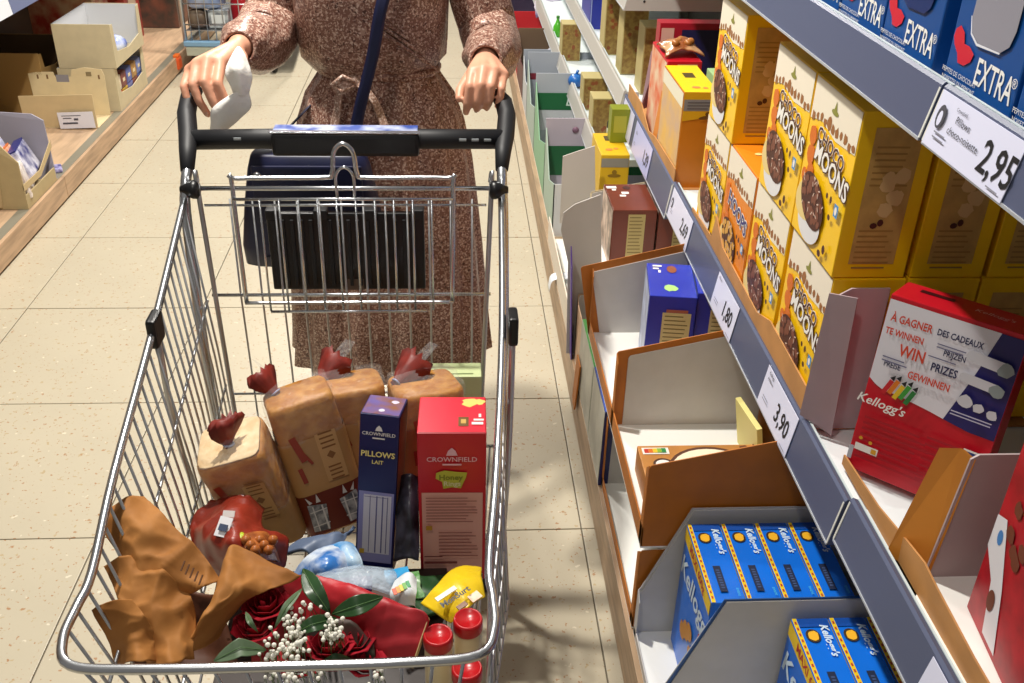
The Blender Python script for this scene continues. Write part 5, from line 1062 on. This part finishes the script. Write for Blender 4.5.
MB().tube([hc+Vector((-.022, -.088, -.054)), hc+Vector((0, -.096, -.053)), hc+Vector((.022, -.088, -.054))], [.002, .006, .002], 8).build('lips', mat('#a85a52', .4), person)
HR = mat('#4a3020', .45, var=.4, scale=60, stretch=(8, 8, 1)); hm = MB(); rings = []
for i, (z, rx, ry, oy) in enumerate(((.122, .02, .03, .02), (.115, .055, .07, .02), (.09, .078, .095, .022), (.05, .085, .098, .03), (.0, .088, .085, .045), (-.06, .09, .07, .06), (-.14, .10, .06, .07), (-.2, .09, .045, .075))):
    rings.append([hc+Vector((rx*math.cos(a), oy+ry*math.sin(a) if z > .06 or math.sin(a) > -.25 else oy-.25*ry, z))+Vector((.003*math.sin(a*12), .003*math.cos(a*12), 0)) for a in [6.283*k_/40 for k_ in range(40)]])
hm.loft(rings).build('hair', HR, person)
# ------------------------------------------------------------------ dress
DRESS = speck_mat('dress_fabric', '#875d4f', [(170, .54, '#b3907f'), (230, .58, '#d8bfae'), (150, .62, '#54322a')], rough=.36)
def ring_el(cx, cy, z, a, b_, n=96, pl=0, amp=0, ph=0, e=2.3):
    out = []
    for k_ in range(n):
        t = 2*math.pi*k_/n; c, s_ = math.cos(t), math.sin(t); r = (abs(c)**e+abs(s_)**e)**(-1/e)
        r *= 1+amp*(math.sin(pl*t+ph)+.5*math.sin(pl*1.7*t+ph*2))
        out.append(Vector((cx+a*r*c, cy+b_*r*s_, z)))
    return out
sk = []
for i, (z, a, b_, amp, dx) in enumerate(((1.062, .130, .098, .012, 0), (1.045, .132, .100, .02, 0), (1.0, .162, .118, .022, .0), (.94, .183, .132, .024, .0), (.85, .200, .145, .028, .0), (.74, .212, .158, .032, .0), (.62, .222, .168, .036, .002), (.50, .232, .178, .04, .002), (.40, .238, .185, .042, .003), (.335, .243, .19, .045, .003), (.333, .238, .185, .045, .003))):
    sk.append(ring_el(PX+dx, PY, z, a, b_, 160, 14, amp, .6+i*.12))
MB().loft(sk, caps=False).build('skirt', DRESS, person)
bd = []
for i, (z, a, b_, amp, dy) in enumerate(((1.055, .130, .098, .015, 0), (1.068, .142, .108, .02, 0), (1.085, .156, .118, .018, -.004), (1.12, .160, .122, .012, -.008), (1.17, .163, .125, .008, -.010), (1.22, .166, .128, .006, -.012), (1.27, .168, .122, .005, -.008), (1.32, .170, .105, .003, 0), (1.36, .172, .085, .002, .005), (1.395, .13, .07, 0, .01), (1.415, .07, .06, 0, .012))):
    bd.append(ring_el(PX-.010, PY+dy, z, a, b_, 160, 11, amp, i*.3))
bodice = MB().loft(bd, caps=False).build('bodice', DRESS, person)
# diagonal wrap folds over the bodice front
for j in range(7):
    pts = []; x0 = PX+.15-.012*j; 
    for i in range(10):
        t = i/9; x = PX+.135-.03*j-(.24-.015*j)*t; z = 1.10+.035*j+.21*t*(1-.25*t)-.012*j*t
        c = min(.99, abs(x-PX)/.163); y = PY-.010-.124*(1-c**2.3)**(1/2.3)-.001
        pts.append((x, y, z-.03))
    MB().tube(pts, [.0015]+[.0042]*8+[.0015], 8).build('wrap_fold', DRESS, bodice)
MB().loft([ring_el(PX, PY, z, a, b_, 96, 20, .008) for z, a, b_ in ((1.048, .133, .101), (1.052, .1365, .1045), (1.060, .1365, .1045), (1.066, .133, .101))], caps=False).build('waistband', DRESS, person)
# sleeves
def sleeve(pts, rs, nm='sleeve'):
    P_ = []; R_ = []
    pts = [Vector(p) for p in pts]
    for i in range(len(pts)-1):
        for j in range(6):
            t = j/6; P_.append(lerp(pts[i], pts[i+1], t)); R_.append(rs[i]+(rs[i+1]-rs[i])*t)
    P_.append(pts[-1]); R_.append(rs[-1])
    n = 40; rings = []; T = (P_[1]-P_[0]).normalized(); u = T.orthogonal().normalized()
    for i, p in enumerate(P_):
        t = (P_[min(i+1, len(P_)-1)]-P_[max(i-1, 0)]).normalized(); u = (u-t*u.dot(t)).normalized(); w = t.cross(u)
        rings.append([p+(u*math.cos(a)+w*math.sin(a))*R_[i]*(1+.03*math.sin(a*7+i*.5)+.02*math.sin(a*4-i*.8)) for a in [6.283*k_/n for k_ in range(n)]])
    s_ = MB().loft(rings, caps=False).build(nm, DRESS, person)
    return s_
s1 = sleeve([(PX-.14, PY+.01, 1.365), (-.355, 2.235, 1.25), (-.385, 2.225, 1.15), (-.402, 2.13, 1.125), (-.413, 2.055, 1.138), (-.416, 2.00, 1.147), (-.416, 1.985, 1.149)], [.055, .06, .066, .064, .056, .036, .030])
s2 = sleeve([(PX+.14, PY+.01, 1.365), (.045, 2.23, 1.25), (.078, 2.22, 1.14), (.088, 2.13, 1.108), (.075, 2.055, 1.122), (.067, 1.985, 1.132), (.066, 1.962, 1.134)], [.055, .06, .064, .060, .054, .036, .030])
MB().tube([Vector((.066, 1.960, 1.134))+Vector((math.cos(a)*.031, math.sin(a)*.008, math.sin(a)*.030)) for a in [6.283*k_/20 for k_ in range(20)]], .004, 6, True).build('cuff', DRESS, s2)
MB().tube([Vector((-.416, 1.983, 1.149))+Vector((math.cos(a)*.031, math.sin(a)*.008, math.sin(a)*.030)) for a in [6.283*k_/20 for k_ in range(20)]], .004, 6, True).build('cuff', DRESS, s1)
# bow at the waist
bow = MB(); 
fy = PY-.128
TIE_SHEEN = speck_mat('dress_tie_sheen', '#a3806f', [(170, .54, '#c4a594'), (230, .58, '#dfcabb')], rough=.3)  # same dress fabric, satin sheen painted in as a lighter base
MB().ball((-.205, fy, 1.055), (.014, .012, .013), 10, 8).build('bow_knot', TIE_SHEEN, person)
MB().sheet([[(-.205, fy, 1.06), (-.203, fy-.006, 1.048)], [(-.228, fy-.016, 1.062), (-.224, fy-.022, 1.045)], [(-.243, fy-.02, 1.03), (-.232, fy-.028, 1.022)], [(-.255, fy-.016, .985), (-.238, fy-.026, .982)], [(-.262, fy-.02, .955), (-.243, fy-.03, .950)]], 8, 20, .003, .002, 3).build('bow_tail', TIE_SHEEN, person)
MB().sheet([[(-.205, fy, 1.06), (-.206, fy-.006, 1.05)], [(-.185, fy-.016, 1.055), (-.19, fy-.022, 1.045)], [(-.160, fy-.02, 1.03), (-.170, fy-.03, 1.022)], [(-.145, fy-.016, .99), (-.160, fy-.028, .988)], [(-.135, fy-.02, .968), (-.150, fy-.032, .965)]], 8, 20, .003, .002, 5).build('bow_tail', TIE_SHEEN, person)
MB().tube([(-.205, fy-.006, 1.056), (-.228, fy-.02, 1.072), (-.25, fy-.02, 1.055), (-.235, fy-.024, 1.042), (-.208, fy-.01, 1.05)], .0055, 8).build('bow_loop', TIE_SHEEN, person)
for s_ in (-1, 1):
    sh = MB(); chain(sh, [(PX+s_*.10, PY+.05, .045), (PX+s_*.107, PY-.03, .036), (PX+s_*.112, PY-.105, .030)], [.042, .040, .034]); sh.box((PX+s_*.105-.036, PY-.13, 0), (PX+s_*.105+.036, PY+.085, .014), .005); sh.build('shoe', mat('#2a2422', .4), person)
# ------------------------------------------------------------------ navy shoulder bag
NV = mat('#141a3f', .42, var=.15, scale=20)
bag = thing('shoulder_bag', 'navy shoulder bag hanging at the hip of the woman on a long strap', 'bag', (-.298, 1.98, .69))
rings = []
for z, w_, d_ in ((0, .275, .06), (.006, .30, .075), (.05, .305, .085), (.14, .28, .08), (.22, .25, .07), (.245, .235, .055), (.25, .225, .045)): rings.append(superell(w_, d_, z, 40, 5))
MB().loft(rings).build('bag_body', NV, bag)
MB().box((-.112, -.048, .11), (.112, -.040, .235), .004).build('front_flap', NV, bag)
MB().box((-.10, -.0435, .03), (.10, -.0405, .032)).build('seam', mat('#0c1028', .5), bag)
MB().lathe([(.009, 0), (.009, .004)], 16, Matrix.Translation((-.1, -.048, .215)) @ Matrix.Rotation(L90, 4, 'X')).build('buckle', CHROME, bag)
MB().sheet([[(.075, -.0, .235), (.10, -.0, .235)], [(.095, .005, .33), (.12, .005, .33)], [(.127, .012, .44), (.152, .012, .44)], [(.160, .025, .57), (.185, .025, .57)], [(.235, .12, .70), (.26, .12, .70)], [(.245, .25, .735), (.27, .25, .735)]], 3, 30, .003).build('strap', NV, bag)
MB().sheet([[(-.09, .03, .235), (-.09, .05, .235)], [(.05, .27, .36), (.05, .29, .36)], [(.09, .37, .55), (.09, .39, .55)], [(.245, .25, .736), (.27, .25, .736)]], 3, 20, .003).build('strap_back', NV, bag)
# ------------------------------------------------------------------ tissue
ts = thing('tissue', 'crumpled white paper tissue held in the hand over the cart grip', 'tissue')
TI = mat('#fbf9f2', .7, bump=.2, scale=90)
A = aty
MB().sheet([[A(233, 55, 1.862), A(239, 48, 1.868), A(246, 57, 1.862)], [A(225, 73, 1.842), A(237, 68, 1.828), A(252, 78, 1.848)], [A(231, 87, 1.835), A(240, 83, 1.822), A(250, 91, 1.843)], [A(234, 95, 1.842), A(241, 96, 1.833), A(248, 97, 1.845)]], 28, 32, .001, .002, 2, .0035).build('upper_fold', TI, ts)
MB().sheet([[A(229, 96, 1.84), A(238, 92, 1.832), A(249, 93, 1.845)], [A(212, 109, 1.845), A(226, 108, 1.830), A(251, 107, 1.845)], [A(211, 124, 1.845), A(222, 124, 1.836), A(240, 119, 1.845)], [A(209, 138, 1.845), A(213, 141, 1.842), A(219, 138, 1.845)]], 28, 32, .0008, .001, 4, .002).build('lower_fold', mat('#eeebe6', .75, bump=.2, scale=90), ts)
# ================================================================== DISTANT CART
bcx, bcy = -1.28, 6.1
bc_ = thing('shopping_cart', 'distant chrome cart filled with bags behind the woman', 'cart', (bcx, bcy, 0))
def bt_(nm, pts, r, m=DULLSTEEL): return MB().tube([Vector(p) for p in pts], r, 8).build(nm, m, bc_)
for x in (-.31, .31): bt_('corner_tube', [(x, 0, .16), (x, 0, 1.0)], .013); bt_('side_rail', [(x, 0, 1.0), (x*.9, .9, .95)], .01); bt_('chassis_tube', [(x, 0, .16), (x*.85, .9, .18)], .014)
bb_ = MB().box((-.32, -.02, .155), (.32, .03, .185), .006).build('blue_bar', mat('#7fa8c8', .35), bc_); MB().box((-.31, -.015, .10), (.31, .02, .152), .004).build('lower_beam', mat('#b9bfae', .4), bc_)
for z in (.28, .40, .52, .64, .76, .88, 1.0): bt_('wire', [(-.31, 0, z), (.31, 0, z)], .006 if z == 1.0 else .004, CHROME)
for i in range(12): bt_('wire', [(-.27+i*.049, 0, .185), (-.27+i*.049, 0, 1.0)], .003)
MB().box((-.30, .01, .24), (.30, .85, .245)).build('basket_floor', DULLSTEEL, bc_)
for x in (-.2, .2):
    wf = MB().box((x-.02, -.01, .06), (x+.02, .03, .12), .004).build('castor_fork', DULLSTEEL, bc_); MB().lathe([(.02, -.013), (.057, -.013), (.061, -.006), (.061, .006), (.057, .013), (.02, .013)], 20, Matrix.Translation((x, .01, .061)) @ Matrix.Rotation(L90, 4, 'Y')).build('wheel', BLACKM, wf)
def sack(label, x, y, z, w, d, h, m, seed):
    o = thing('shopping_bag', label, 'bag', (bcx+x, bcy+y, z)); MB().loft([superell(w*s_, d*s_, h*t, 28, 3, .05, seed+t*4) for t, s_ in ((0, .8), (.05, .97), (.3, 1), (.7, .95), (.92, .8), (1, .45))]).build('bag_body', m, o)
    MB().sheet([[(-.05, 0, h-.005), (.05, 0, h-.005)], [(-.06, .01, h+.05), (.06, -.01, h+.05)]], 6, 6, .003, .01, seed).build('bag_neck', m, o); return o
sack('blue and white bag in the distant cart', -.19, .14, .36, .22, .2, .28, mat('#c9d3e8', .4, hex2='#7f9acb', scale=9), 1)
sack('red bag in the distant cart beside the sleeve', .02, .16, .25, .13, .16, .36, mat('#b01222', .4), 2)
sack('dull brown bag at the left of the distant cart', -.24, .1, .25, .12, .12, .10, mat('#7a6a58', .4, hex2='#4a3a34', scale=12), 3)
gj = thing('jar_pack', 'clear pack of small jars low in the distant cart', 'box', (bcx-.10, bcy+.09, .25))
MB().box((-.07, -.05, 0), (.05, .04, .105), .008).build('pack_film', mat('#c3ccd0', .15, hex2='#6a7078', scale=25), gj); MB().box((-.05, -.0525, .03), (.03, -.0505, .08)).build('pack_label', mat('#dfe6e8', .3), gj)
